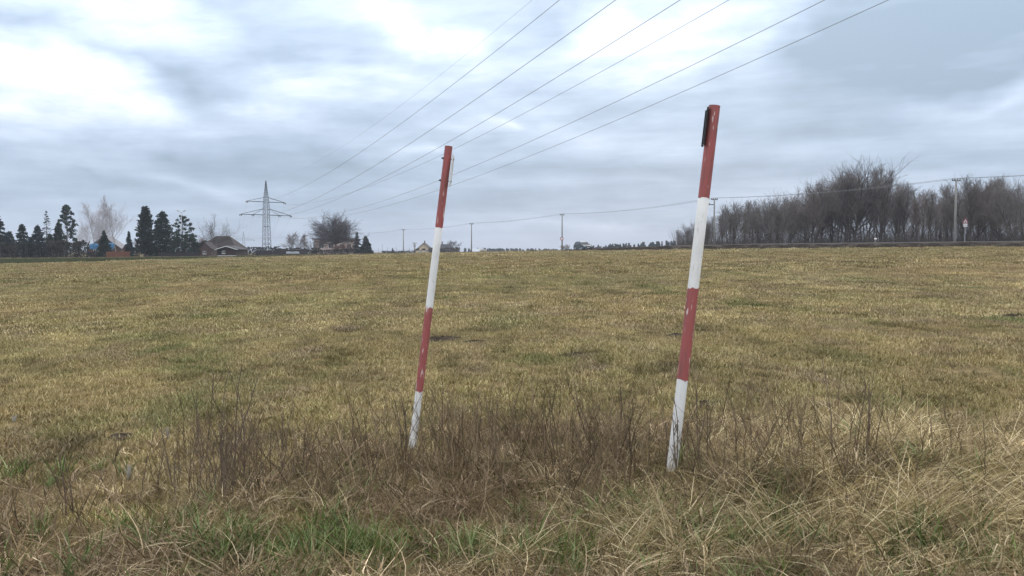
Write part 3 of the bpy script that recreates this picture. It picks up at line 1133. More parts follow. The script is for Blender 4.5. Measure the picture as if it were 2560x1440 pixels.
# dark hipped roof
house('dark_roofed_house', 1072, 1142, 340, 627, 611, 9, 'eave', M_['plaster_red'], M_['roof_dark'], [(-3.5, .9, 1.1, 1.0), (2.2, .9, 1.1, 1.0)], 'house with a dark hipped roof partly hidden by the striped pole', hip=3.6, chimney=[(-.6, 4.5, 5.1)])
# pale roofed shed
house('pale_roofed_shed', 1181, 1207, 345, 632, 622, 7, 'eave', M_['plaster_cream'], M_['roof_pale'], [], 'low shed with a pale metal roof beside a utility pole', cat='shed', over=.3)
house('pale_gabled_shed', 1199, 1216, 338, 631, 624, 5, 'gable', M_['plaster_cream'], M_['roof_pale'], [(-.4, .9, .8, .6)], 'tiny gabled shed joined to the end of the pale metal roof', cat='shed', over=.25)
# little orange-brown play hut
house('play_hut', 309, 321, 162, 622, 613, 1.2, 'gable', M_['wood_orange'], M_['roof_brown'], [], 'tiny orange wooden play hut behind the plank fence', cat='hut', over=.12)

# blue tarps over firewood
for (x0, x1, y0, y1, Y, lab) in ((226, 246, 608, 624, 170, 'bright blue tarp draped over a pile next to the dark shrub'), (271, 287, 607, 624, 171, 'bright blue tarp hanging beside the young spruce near the plank fence')):
    a = at(x0, Y); b_ = at(x1, Y)
    w = b_.x - a.x; zt, z1 = zpix(y0, Y), zpix(y1, Y)
    nx, nz = 11, 8
    V = []; Fc = []
    g = np.random.default_rng(int(x0))
    prof = [(.9, -.25), (.75, .02), (.5, .15), (.2, .12), (0, .05)]
    for j in range(nz):
        t = j / (nz - 1)
        for i in range(nx):
            u = i / (nx - 1)
            ztop = zt - .35 * abs(u - .45) ** 1.3 - .1 * g.uniform()
            if t < .35:
                y = .8 - t / .35 * .8; z = ztop - .10 * (1 - t / .35)
            else:
                y = -.25 * (t - .35) + .07 * math.sin(u * 17 + j); z = ztop - (t - .35) / .65 * (ztop - z1) * (1 - .15 * g.uniform())
            V.append((a.x + u * w, Y + y, z))
    for j in range(nz - 1):
        for i in range(nx - 1):
            Fc.append((j * nx + i, j * nx + i + 1, (j + 1) * nx + i + 1, (j + 1) * nx + i))
    e = empty('covered_woodpile', (0, 0, 0))
    o = mesh_obj('tarp', V, Fc, M_['tarp_blue'], e)
    o.modifiers.new('thick', 'SOLIDIFY').thickness = .02
    lb = MB(); zg = float(gz(a.x, Y)) - .2
    for r_ in range(4):
        for i in range(6):
            lb.tube([(a.x + .15 + i * (w - .3) / 5, Y + .05, zg + .2 + r_ * .27), (a.x + .15 + i * (w - .3) / 5, Y + .75, zg + .2 + r_ * .27)], .14, 7)
    lb.build('logs', M_['wood_brown'], e)
    tag(e, lab, 'woodpile')

# orange plank fence
def plank_fence(name, x0, x1, Y, y0, h, pw, gap, m, label, pointed=True, seed=1):
    A = at(x0, Y); Bq = at(x1, Y)
    L = (Bq - A).length
    g = np.random.default_rng(seed)
    e = empty(name, A, math.atan2(Bq.y - A.y, Bq.x - A.x))
    dzg = (Bq.z - A.z)
    me = None
    k = MB()
    zt = h
    prof = [(0, 0), (pw, 0), (pw, h - pw * .4), (pw / 2, h), (0, h - pw * .4)] if pointed else [(0, 0), (pw, 0), (pw, h), (0, h)]
    n = len(prof)
    k.v = [(x, -.012, z) for x, z in prof] + [(x, .012, z) for x, z in prof]
    k.f = [tuple(range(n)), tuple(range(n, 2 * n))[::-1]] + [(i, n + i, n + (i + 1) % n, (i + 1) % n)[::-1] for i in range(n)]
    cnt = int(L / (pw + gap))
    first = None
    for i in range(cnt):
        if first is None:
            o = k.build('plank', m, e); first = o
        else:
            o = bpy.data.objects.new('plank', first.data); COL.objects.link(o); o.parent = e
        x = i * (pw + gap)
        o.location = (x, g.normal(0, .006), dzg * x / L + g.normal(0, .02))
        o.rotation_euler = (0, g.normal(0, .012), 0)
    for z in (h * .25, h * .78):
        r = MB(); r.tube([(0, .05, z), (L, .05, z + dzg)], .04, 4); r.build('rail', m, e)
    for i in range(int(L / 2.2) + 1):
        r = MB(); x = min(i * 2.2, L - .05)
        r.box(x - .05, x + .05, .09, .19, dzg * x / L - .3, h * .92 + dzg * x / L); r.build('post', m, e)
    tag(e, label, 'fence')


plank_fence('plank_fence', 266, 327, 156, 0, 1.30, .17, .035, M_['wood_orange'], 'orange wooden plank fence in front of the play hut', seed=3)
plank_fence('board_fence', 398, 496, 157, 0, 1.0, .20, .02, M_['wood_dark'], 'dark board fence under the pine and street lamp', False, seed=4)
plank_fence('board_fence', 640, 770, 196, 0, 1.35, .24, .02, M_['wood_dark'], 'long dark board fence at the foot of the pylon', False, seed=5)
# white banner on the fence
a = at(716, 195.6); b_ = at(749, 195.6)
k = MB(); nB = 12
for i in range(nB):
    u0, u1 = i / nB, (i + 1) / nB
    f0 = a.lerp(b_, u0); f1 = a.lerp(b_, u1)
    for q in (0,):
        k.poly([(f0.x, f0.y - .05 + .03 * math.sin(i * 2.1), a.z + .45), (f1.x, f1.y - .05 + .03 * math.sin(i * 2.1 + 2.1), a.z + .45),
                (f1.x, f1.y - .05 - .03 * math.sin(i * 1.7 + 1.7), a.z + .98 + .04 * math.sin(i)), (f0.x, f0.y - .05 - .03 * math.sin(i * 1.7), a.z + .98 + .04 * math.sin(i - 1))])
o = k.build('banner', M_['roof_pale'])
o.modifiers.new('thick', 'SOLIDIFY').thickness = .01
tag(o, 'pale banner hung along the dark fence near the bare bush', 'banner')

# thin posts of the wire fence between the spruces and the cream house
g = np.random.default_rng(12)
for i, px in enumerate((930, 946, 956, 969, 991, 1024)):
    p = at(px, 250)
    b = MB(); hh = zpix([621, 620, 610, 618, 617, 619][i], 250) - p.z + .3
    b.tube([(0, 0, 0), (0, 0, hh)], .035, 6)
    o = b.build('fence_post', M_['steel']); o.location = (p.x, p.y, p.z - .3)
    tag(o, ['first', 'second', 'third and tallest', 'fourth', 'fifth', 'sixth'][i] + ' thin metal fence post from the cone shaped spruce towards the cream house', 'post', 'posts of the wire fence')
wf = MB()
pa, pb = at(925, 250), at(1040, 250)
for z in (.3, .6, .9, 1.2):
    wf.tube([(pa.x, pa.y, pa.z + z), (pb.x, pb.y, pb.z + z)], .006, 3)
for i in range(60):
    q = pa.lerp(pb, i / 59); wf.tube([(q.x, q.y, q.z), (q.x, q.y, q.z + 1.2)], .005, 3)
tag(wf.build('wire_fence', M_['steel']), 'see-through wire mesh fence before the cream gable house', 'fence')
# transformer pole
p = at(1037, 300); e = empty('transformer_pole', (p.x, p.y, p.z - .3))
h = zpix(607, 300) - p.z + .3
b = MB(); b.tube([(0, 0, 0), (0, 0, h)], [.22, .18], 8); b.build('shaft', M_['concrete'], e, True)
b = MB(); b.box(-.45, .45, -.5, .1, h - 1.5, h - .65); b.build('transformer', M_['zinc'], e)
b = MB(); b.box(-.75, .75, -.08, .08, h - .25, h - .10); a = b.build('crossarm', M_['steel'], e)
for q in (-.6, 0, .6):
    b = MB(); b.tube([(q, 0, h - .1), (q, 0, h + .05), (q, 0, h + .22)], [.04, .08, .03], 6); b.build('insulator', M_['ceramic'], a)
tag(e, 'short transformer pole just beside the cream gable house', 'utility pole')
# double armed street lamp among the pines
p = at(456, 166); e = empty('street_lamp', (p.x, p.y, p.z - .2))
h = zpix(531, 166) - p.z + .2
b = MB(); b.tube([(0, 0, 0), (0, 0, h)], [.10, .06], 8); b.build('pole', M_['zinc'], e, True)
for s in (-1, 1):
    b = MB(); b.tube([(0, 0, h - .1), (s * .3, 0, h + .1), (s * .6, 0, h + .25)], .04, 6); a = b.build('arm', M_['zinc'], e)
    b = MB(); b.tube([(s * .45, 0, h + .20), (s * .62, 0, h + .30), (s * .95, 0, h + .42)], [.06, .13, .07], 8); b.build('lamp_head', M_['zinc'], a, True)
tag(e, 'double armed street lamp rising above the pine', 'street lamp')

# ------------------------------------------------------------------ trees on the side of the houses
def H_at(py, px, Y):
    return zpix(py, Y) - float(gz((px - 1280) / F * Y, Y)) + .1


CON = [
    ('spruce_tree', -12, 522, 168, dict(Rr=4.2, whorls=30, per=10, leaf=.34, power=.75), 'spruce_green', 'huge dark spruce cut off by the left picture edge'),
    ('spruce_tree', 57, 560, 166, dict(Rr=1.9, whorls=26, per=8, leaf=.26, power=.55), 'spruce_green', 'rounded dark spruce next to the huge one at the edge'),
    ('spruce_tree', 97, 562, 165, dict(Rr=2.0, whorls=26, per=9, leaf=.26, power=.6), 'spruce_blue', 'blue-black spruce with a pointed tip before the sparse larch'),
    ('larch_tree', 119, 527, 171, dict(Rr=2.5, whorls=26, per=7, leaf=.20, power=.75, sparse=.35, leaves=9, droop=.15), 'pine_green', 'thin see-through larch between two dark spruces'),
    ('spruce_tree', 148, 556, 166, dict(Rr=1.7, whorls=26, per=9, leaf=.26, power=.6), 'spruce_green', 'dark spruce standing in front of the clumpy pine'),
    ('pine_tree', 170, 513, 172, dict(Rr=2.7, low=.16, clumps=100, leaf=.20), 'pine_green', 'tall clumpy pine, the highest evergreen beside the birches'),
    ('spruce_tree', 26, 578, 163, dict(Rr=1.8, whorls=20, per=9, leaf=.26, power=.55), 'spruce_blue', 'low broad spruce filling the gap beside the huge one'),
    ('spruce_tree', 78, 592, 161, dict(Rr=1.5, whorls=18, per=9, leaf=.24, power=.6), 'spruce_green', 'short spruce between the rounded and the blue-black one'),
    ('spruce_tree', 127, 583, 161, dict(Rr=1.4, whorls=18, per=9, leaf=.24, power=.6), 'spruce_green', 'short spruce at the foot of the thin larch'),
    ('spruce_tree', 262, 576, 160, dict(Rr=1.6, whorls=22, per=9, leaf=.22, power=.7), 'spruce_green', 'young spruce standing in front of the grey roofed house'),
    ('spruce_tree', 324, 577, 158, dict(Rr=1.15, whorls=26, per=8, leaf=.18, power=.85), 'spruce_blue', 'slim young spruce behind the end of the plank fence'),
    ('thuja_tree', 366, 516, 160, dict(Rr=2.3, whorls=34, per=12, leaf=.28, power=.5, droop=-.5, upsweep=.2), 'thuja_green', 'tall dense thuja, the left of the dark pair before the lamp'),
    ('spruce_tree', 408, 527, 162, dict(Rr=2.4, whorls=30, per=11, leaf=.30, power=.5, droop=.1), 'spruce_green', 'broad dark spruce right beside the tall thuja'),
    ('pine_tree', 458, 541, 168, dict(Rr=2.9, low=.35, clumps=46, leaf=.20, power=.35), 'pine_green', 'flat topped pine around the street lamp'),
    ('pine_tree', 462, 588, 160, dict(Rr=3.4, low=.15, clumps=85, leaf=.22, power=.4), 'pine_green', 'low bushy pine below the street lamp'),
    ('spruce_tree', 893, 580, 236, dict(Rr=1.7, whorls=26, per=6, leaf=.22, power=.8, sparse=.1), 'spruce_blue', 'open branched spruce behind a utility pole at the flat roofed house'),
    ('spruce_tree', 915, 590, 232, dict(Rr=2.25, whorls=28, per=11, leaf=.28, power=.75), 'spruce_green', 'dense cone shaped spruce at the end of the hedge'),
    ('spruce_tree', 982, 620, 245, dict(Rr=.75, whorls=12, per=6, leaf=.14, power=.8), 'spruce_blue', 'tiny spruce alone by the wire fence'),
]
for i, (nm, px, py, Y, kw, mf, lab) in enumerate(CON):
    p = at(px, Y, -.1)
    if nm == 'spruce_tree' and py < 600:
        kw = dict(kw, Rr=kw['Rr'] * 1.15, leaves=24)
    e = plant(nm, (pine if nm == 'pine_tree' else conifer)(100 + i, H=H_at(py, px, Y), **kw), M_['bark'], M_[mf], p, names=('trunk', 'foliage'))
    tag(e, lab, nm.split('_')[0], 'evergreens by the houses')

BARE = [
    ('birch_tree', 248, 508, 190, dict(n1=22, n2=8, n3=6, n4=3, fork=.12, spread=(22, 42), up=.45, lratio=.34, tr=.10, twig=.0075, stems=3, tfrac=.95, droop=.3), 'birch_bark', 'twig_pale', 'pale bare birch with several stems behind the grey roof', 1),
    ('birch_tree', 293, 491, 182, dict(n1=28, n2=8, n3=6, n4=3, fork=.16, spread=(38, 62), up=.30, lratio=.36, tr=.13, twig=.0085, tfrac=.97, taper=.85, droop=.3), 'birch_bark', 'twig_pale', 'tallest pale bare birch by the plank fence', 1),
    ('birch_tree', 212, 560, 200, dict(n1=20, n2=7, n3=5, n4=3, fork=.12, spread=(30, 50), up=.4, lratio=.36, tr=.07, twig=.008, tfrac=.95), 'birch_bark', 'twig_pale', 'small pale bare birch beside the clumpy pine', 1),
    ('walnut_tree', 541, 536, 186, dict(n1=15, n2=8, n3=6, n4=3, fork=.3, spread=(25, 75), up=.22, lratio=.62, tr=.17, twig=.011, tfrac=.55, taper=.3), 'bark', 'twig', 'wide bare tree rising behind the large brown roof', 1),
    ('plum_tree', 350, 596, 172, dict(n1=9, n2=6, n3=5, n4=2, fork=.3, spread=(30, 60), up=.3, lratio=.5, tr=.10, twig=.012), 'bark', 'twig', 'small bare tree between the slim spruce and the thuja', 1),
    ('round_tree', 838, 535, 232, dict(n1=42, n2=11, n3=6, n4=4, fork=.30, up=.08, lratio=.46, tr=.40, twig=.014, tfrac=.40, taper=.1, dome=True), 'bark', 'twig_dark', 'big bare tree with a round broom-like crown before the flat roofed house', 1),
    ('bare_bush', 741, 581, 215, dict(n1=12, n2=8, n3=6, n4=3, fork=.05, spread=(25, 60), up=.3, lratio=.55, tr=.08, twig=.014, stems=2), 'bark', 'twig', 'bare bush with arching twigs between the pylon and the flat roofed house', 1),
    ('bare_bush', 776, 602, 222, dict(n1=10, n2=7, n3=5, n4=3, fork=.05, spread=(25, 60), up=.3, lratio=.55, tr=.06, twig=.013, stems=2), 'bark', 'twig', 'smaller bare bush touching the flat roofed house', 1),
    ('bare_bush', 848, 611, 222, dict(n1=10, n2=7, n3=4, n4=2, fork=.05, spread=(25, 60), up=.4, lratio=.7, tr=.05, twig=.011, stems=3), 'bark', 'bush_red', 'reddish bare shrub at the foot of the round tree', 1),
    ('bare_bush', 872, 615, 224, dict(n1=8, n2=6, n3=4, n4=2, fork=.05, spread=(25, 60), up=.4, lratio=.7, tr=.05, twig=.011, stems=3), 'bark', 'bush_red', 'second reddish bare shrub nearer the open branched spruce', 1),
    ('bare_tree', 1130, 601, 375, dict(n1=12, n2=7, n3=5, n4=3, fork=.2, spread=(25, 60), up=.3, lratio=.55, tr=.15, twig=.02), 'bark', 'twig', 'bare treetop showing behind the dark hipped roof', 1),
    ('bare_bush', 505, 597, 166, dict(n1=12, n2=8, n3=6, n4=3, fork=.05, spread=(20, 60), up=.3, lratio=.6, tr=.05, twig=.014, stems=3), 'bark', 'twig_brown', 'brown bare bush screening the end of the large brown roof', 1),
    ('bare_bush', 1413, 611, 160, dict(n1=8, n2=6, n3=5, n4=2, fork=.05, spread=(25, 60), up=.3, lratio=.6, tr=.03, twig=.010, stems=2), 'bark', 'twig_brown', 'low bare bush between the round sign pole and the car', 1),
]
BW = [76, 78, 36, 88, 30, 106, 54, 36, 40, 24, 40, 46, 22]
for i, (nm, px, py, Y, kw, mt_, mf, lab, sx) in enumerate(BARE):
    p = at(px, Y, -.1)
    Hh = H_at(py, px, Y)
    parts = bare_tree(300 + i, H=Hh, **kw)
    zmax = float(np.percentile(parts[1][0][:, 2], 99.6))
    sz = Hh / zmax
    rx_ = float(np.percentile(np.abs(parts[1][0][:, 0]), 97)) * sz
    wx = BW[i] / F * Y / 2
    e = plant(nm, parts, M_[mt_], M_[mf], p, scale=(sz * wx / rx_, sz * wx / rx_, sz))
    tag(e, lab, 'bush' if 'bush' in nm else 'tree', 'bare trees by the houses')

hedge('garden_hedge', -30, 56, 160, 3.0, 1.6, M_['hedge_brown'], 41, 'brown-green wild hedge below the huge spruce at the edge', rag=.4)
hedge('garden_hedge', 50, 130, 158, 2.4, 1.3, M_['hedge_dark'], 42, 'dark low hedge under the two pointed spruces', rag=.5)
hedge('garden_hedge', 120, 205, 160, 3.2, 1.5, M_['hedge_brown'], 43, 'brownish hedge at the feet of the clumpy pine', rag=.5)
hedge('dark_shrub', 186, 222, 162, 3.0, 1.6, M_['hedge_dark'], 44, 'dark dome shaped shrub next to the blue tarp', cat='shrub', rag=.5)
hedge('garden_hedge', 218, 268, 159, 1.0, 1.0, M_['hedge_dark'], 45, 'low dark hedge in front of the blue tarps', rag=.5)
hedge('garden_hedge', 326, 402, 161, 1.9, 1.0, M_['hedge_dark'], 46, 'low dark hedge below the tall thuja', rag=.4)
hedge('garden_hedge', 420, 514, 164, 3.5, 1.3, M_['hedge_dark'], 47, 'dark hedge behind the board fence below the lamp', rag=.5)
hedge('garden_hedge', 590, 700, 201, 1.9, 1.4, M_['hedge_dark'], 48, 'long dark hedge at the foot of the pylon beside the hut', rag=.45)
hedge('garden_hedge', 696, 800, 203, 1.7, 1.4, M_['hedge_brown'], 49, 'brownish hedge below the bare bushes next to the pylon', rag=.55)
hedge('garden_hedge', 780, 905, 218, 1.3, 1.2, M_['hedge_dark'], 50, 'low dark hedge in front of the flat roofed house', rag=.5)
hedge('garden_hedge', 1076, 1150, 320, 1.8, 1.4, M_['hedge_brown'], 51, 'brown hedge below the dark hipped roof', rag=.4)
hedge('garden_hedge', 955, 1038, 252, .8, .8, M_['hedge_dark'], 52, 'very low dark hedge along the wire fence', rag=.5)

# distant woods that read as one mass
def far_wood(name, x0, x1, Y, y0, y1, seed, m, n, label, conical=True):
    g = np.random.default_rng(seed)
    C = []; 
    a = at(x0, Y); b = at(x1, Y)
    L = b.x - a.x
    zt0 = zpix(y0, Y); zt1 = zpix(y1, Y)
    allC = []
    for i in range(n):
        u = g.uniform(); px = x0 + (x1 - x0) * u
        yy = Y + g.normal(0, 12)
        base = float(gz((px - 1280) / F * yy, yy)) - 1.5
        top = (zt0 * (1 - u) + zt1 * u)
        hh = (top - base) * g.uniform(.62, 1.05)
        k = 150
        s = g.uniform(0, 1, k) ** .8
        rr = hh * (.20 if conical else .3) * ((1 - s) if conical else np.sqrt(np.maximum(0, 1 - (2 * s - 1) ** 2) + .05)) * g.uniform(.3, 1, k)
        t = g.uniform(0, 2 * math.pi, k)
        allC.append(np.stack([(px - 1280) / F * yy + rr * np.cos(t), yy + rr * np.sin(t), base + hh * s], 1))
    C = np.concatenate(allC)
    fv = leaf_cloud(seed, lambda g, n: C, len(C), .0011 * Y)
    o = mesh_obj(name, fv[0], fv[1], m)
    o['kind'] = 'stuff'; o['label'] = label
    return o


far_wood('distant_wood', 1120, 1445, 640, 620, 624, 61, M_['far_green'], 150, 'far dark line of woodland on the horizon behind the sheds')
far_wood('distant_wood', 1440, 1745, 420, 615, 600, 62, M_['far_green'], 130, 'far woodland rising towards the bare wood behind the car')
far_wood('distant_brush', 1480, 1740, 300, 620, 611, 63, M_['twig_brown'], 70, 'brown brush in front of the far woodland', conical=False)

# ------------------------------------------------------------------ the bare wood beyond the road
WV = []
wk = [dict(H=12, n1=26, n2=7, n3=5, n4=3, fork=.18, spread=(16, 42), up=.45, lratio=.34, tr=.19, twig=.009, tfrac=.93),
      dict(H=12, n1=24, n2=7, n3=5, n4=3, fork=.15, spread=(18, 50), up=.42, lratio=.38, tr=.20, twig=.009, tfrac=.9),
      dict(H=12, n1=26, n2=6, n3=5, n4=3, fork=.22, spread=(14, 38), up=.5, lratio=.30, tr=.15, twig=.009, tfrac=.95),
      dict(H=12, n1=17, n2=9, n3=5, n4=3, fork=.45, spread=(8, 46), up=.5, lratio=.56, tr=.26, twig=.011, wind=(.2, 0), tfrac=.5, taper=.2),
      dict(H=12, n1=18, n2=8, n3=6, n4=3, fork=.12, spread=(22, 60), up=.35, lratio=.45, tr=.14, twig=.010, stems=2, tfrac=.7, taper=.5),
      dict(H=12, n1=24, n2=6, n3=5, n4=3, fork=.28, spread=(20, 50), up=.35, lratio=.28, tr=.13, twig=.009, tfrac=.95)]
for i, kw in enumerate(wk):
    parts = bare_tree(700 + i, **kw)
    zmax = float(np.percentile(parts[1][0][:, 2], 99.2))
    tm = [mesh_obj('trunk', parts[0][0], parts[0][1], M_['bark'], link=False).data, mesh_obj('crown', parts[1][0], parts[1][1], M_[('twig', 'twig_brown', 'twig', 'twig_dark', 'twig', 'twig_brown')[i]], link=False).data]
    WV.append((tm, zmax))
g = np.random.default_rng(77)
prof_x = [1690, 1715, 1760, 1800, 1850, 1900, 1950, 2000, 2040, 2080, 2135, 2170, 2210, 2245, 2280, 2330, 2390, 2440, 2490, 2560, 2640]
prof_y = [585, 560, 545, 512, 506, 498, 492, 484, 458, 436, 408, 412, 426, 450, 470, 464, 450, 438, 446, 446, 442]
SPEC = [
    (2135, 402, 118, 3, 'tallest bare tree in the wood, wind-swept above all the others'), (2080, 446, 122, 1, 'tall bare tree leaning beside the tallest one of the wood'),
    (2212, 428, 116, 0, 'tall wind-swept bare tree on the utility pole side of the tallest'), (2245, 456, 121, 1, 'bare tree where the crowns drop beside the wind-swept group'),
    (1826, 508, 124, 4, 'spreading bare tree beside the pole behind the striped pole'), (1724, 556, 136, 4, 'rounded low bare tree at the open end of the wood'),
    (1696, 574, 150, 2, 'thin young bare tree at the very end of the wood'), (1880, 500, 128, 0, 'bare reddish tree in the lower part of the wood'),
    (1936, 495, 122, 4, 'gnarled bare tree in the middle of the wood'), (2030, 462, 119, 1, 'bare tree at the foot of the slope of crowns'),
    (2420, 440, 104, 0, 'bare tree behind the warning sign'), (2360, 466, 106, 2, 'slender bare tree next to the concrete pole by the sign'),
    (2300, 474, 112, 1, 'bare tree in the dip between the tall group and the sign'), (2480, 452, 102, 5, 'bare tree with brownish twigs beyond the warning sign'),
    (2545, 452, 99, 4, 'bare tree at the picture edge behind the road'),
]


def wood_tree(px, py, Y, v, label, group, girth=1.0):
    p = at(px, Y, -.15)
    Hh = H_at(py, px, Y)
    tm, zm = WV[v]
    e = empty('bare_tree', p, g.uniform(0, 6.28) if v != 3 else g.uniform(-.5, .5))
    for nm, me in zip(('trunk', 'crown'), tm):
        o = bpy.data.objects.new(nm, me); COL.objects.link(o); o.parent = e
    s = Hh / zm
    e.scale = (s * girth, s * girth, s)
    return tag(e, label, 'tree', group)


for (px, py, Y, v, lab) in SPEC:
    wood_tree(px, py, Y, v, lab, 'trees of the bare wood', 1.0 if v != 3 else 1.15)
ORD = ['first', 'second', 'third', 'fourth', 'fifth', 'sixth', 'seventh', 'eighth', 'ninth', 'tenth', 'eleventh', 'twelfth', 'thirteenth', 'fourteenth', 'fifteenth', 'sixteenth', 'seventeenth', 'eighteenth', 'nineteenth', 'twentieth',
       'twenty-first', 'twenty-second', 'twenty-third', 'twenty-fourth', 'twenty-fifth', 'twenty-sixth', 'twenty-seventh', 'twenty-eighth']
for row, (dY, n, mul, lab) in enumerate(((4, 34, .95, 'bare grey-brown tree in the front row of the wood along the road'), (14, 28, .98, 'bare tree in the second row of the wood along the road'), (27, 22, .98, 'bare tree deep inside the wood along the road'))):
    for i in range(n):
        px = 1745 + (2640 - 1745) * (i + g.uniform(.1, .9)) / n
        Y = 128 - (px - 1745) / 900 * 30 + dY + g.uniform(-3, 4)
        top = float(np.interp(px, prof_x, prof_y))
        base = 612
        py = base - (base - top) * mul * g.uniform(.78, 1.06)
        if row == 0:
            i0 = int((2385 - 1745) / 895 * n)       # trees before and after the concrete pole by the warning sign
            lab = ('%s front row tree of the wood from the sign-side utility pole towards the striped pole' % ORD[i0 - i]) if i <= i0 else ('%s front row tree of the wood beyond the sign-side utility pole' % ORD[i - i0 - 1])
        wood_tree(px, py, Y, int(g.choice([0, 1, 2, 5, 4, 0, 2])), lab, 'trees of the bare wood')
# thicket between the trunks
def brush(seed, n):
    g = np.random.default_rng(seed)
    px = g.uniform(1690, 2680, n)
    Y = 126 - (px - 1745) / 900 * 28 + g.uniform(0, 45, n)
    X = (px - 1280) / F * Y
    z = gz(X, Y) - .1
    P0 = np.stack([X, Y, z], 1)
    hh = g.uniform(.8, 4.2, n)
    P1 = P0 + np.stack([g.normal(0, .28, n) * hh, g.normal(0, .2, n) * hh, hh], 1)
    return prisms(P0, P1, np.full(n, .020), np.full(n, .006))
bv = brush(88, 11000)
o = mesh_obj('thicket', bv[0], bv[1], M_['twig_dark']); o['kind'] = 'stuff'; o['label'] = 'tangled brown undergrowth between the trunks of the wood'

# ------------------------------------------------------------------ roadside things
p = at(2187, 84); zr = 2.62
e = empty('marker_post', (p.x, p.y, zpix(606, 84) - .05))
b = MB(); b.box(-.06, .06, -.05, .05, 0, .34); b.build('post', M_['concrete'], e)
b = MB(); b.tube([(0, 0, .30), (0, 0, .36), (0, 0, .44), (0, 0, .50), (0, 0, .53)], [.05, .12, .13, .10, .02], 12); b.build('head', M_['white_paint'], e, True)
tag(e, 'small roadside marker post with a white round head below the tallest tree', 'marker post')
p = at(2410, 88)
zb_ = zpix(604, 88)
e = empty('warning_sign', (p.x, p.y, zb_ - .1), -.15)
zt = zpix(545, 88) - zb_ + .1
b = MB(); b.tube([(0, 0, 0), (0, 0, zt - .1)], .035, 8); b.build('post', M_['zinc'], e)
def tri(s, y, zc):
    return [(-s, y, zc - s * .577), (s, y, zc - s * .577), (0, y, zc + s * 1.155)]
zc2 = zt - .38
for nm, s, y, m in (('red_border', .29, -.05, 'sign_red'), ('white_field', .19, -.075, 'sign_white')):
    k = MB(); t0 = tri(s, y, zc2); t1 = tri(s, y + .02, zc2)
    k.v = t0 + t1; k.f = [(0, 1, 2), (5, 4, 3), (0, 3, 4, 1), (1, 4, 5, 2), (2, 5, 3, 0)]
    k.build(nm, M_[m], e)
k = MB(); k.box(-.05, .05, -.085, -.078, zc2 - .08, zc2 + .01); k.tube([(0, -.078, zc2 + .06), (0, -.085, zc2 + .06)], .04, 8); k.build('symbol', M_['sign_black'], e)
k = MB(); k.box(-.20, .20, -.06, -.04, zc2 - .58, zc2 - .24); k.build('panel', M_['sign_white'], e)
k = MB(); k.box(-.13, .13, -.068, -.062, zc2 - .43, zc2 - .38); k.build('panel_mark', M_['sign_black'], e)
tag(e, 'red bordered triangular warning sign with a white panel below beside the wood', 'traffic sign')

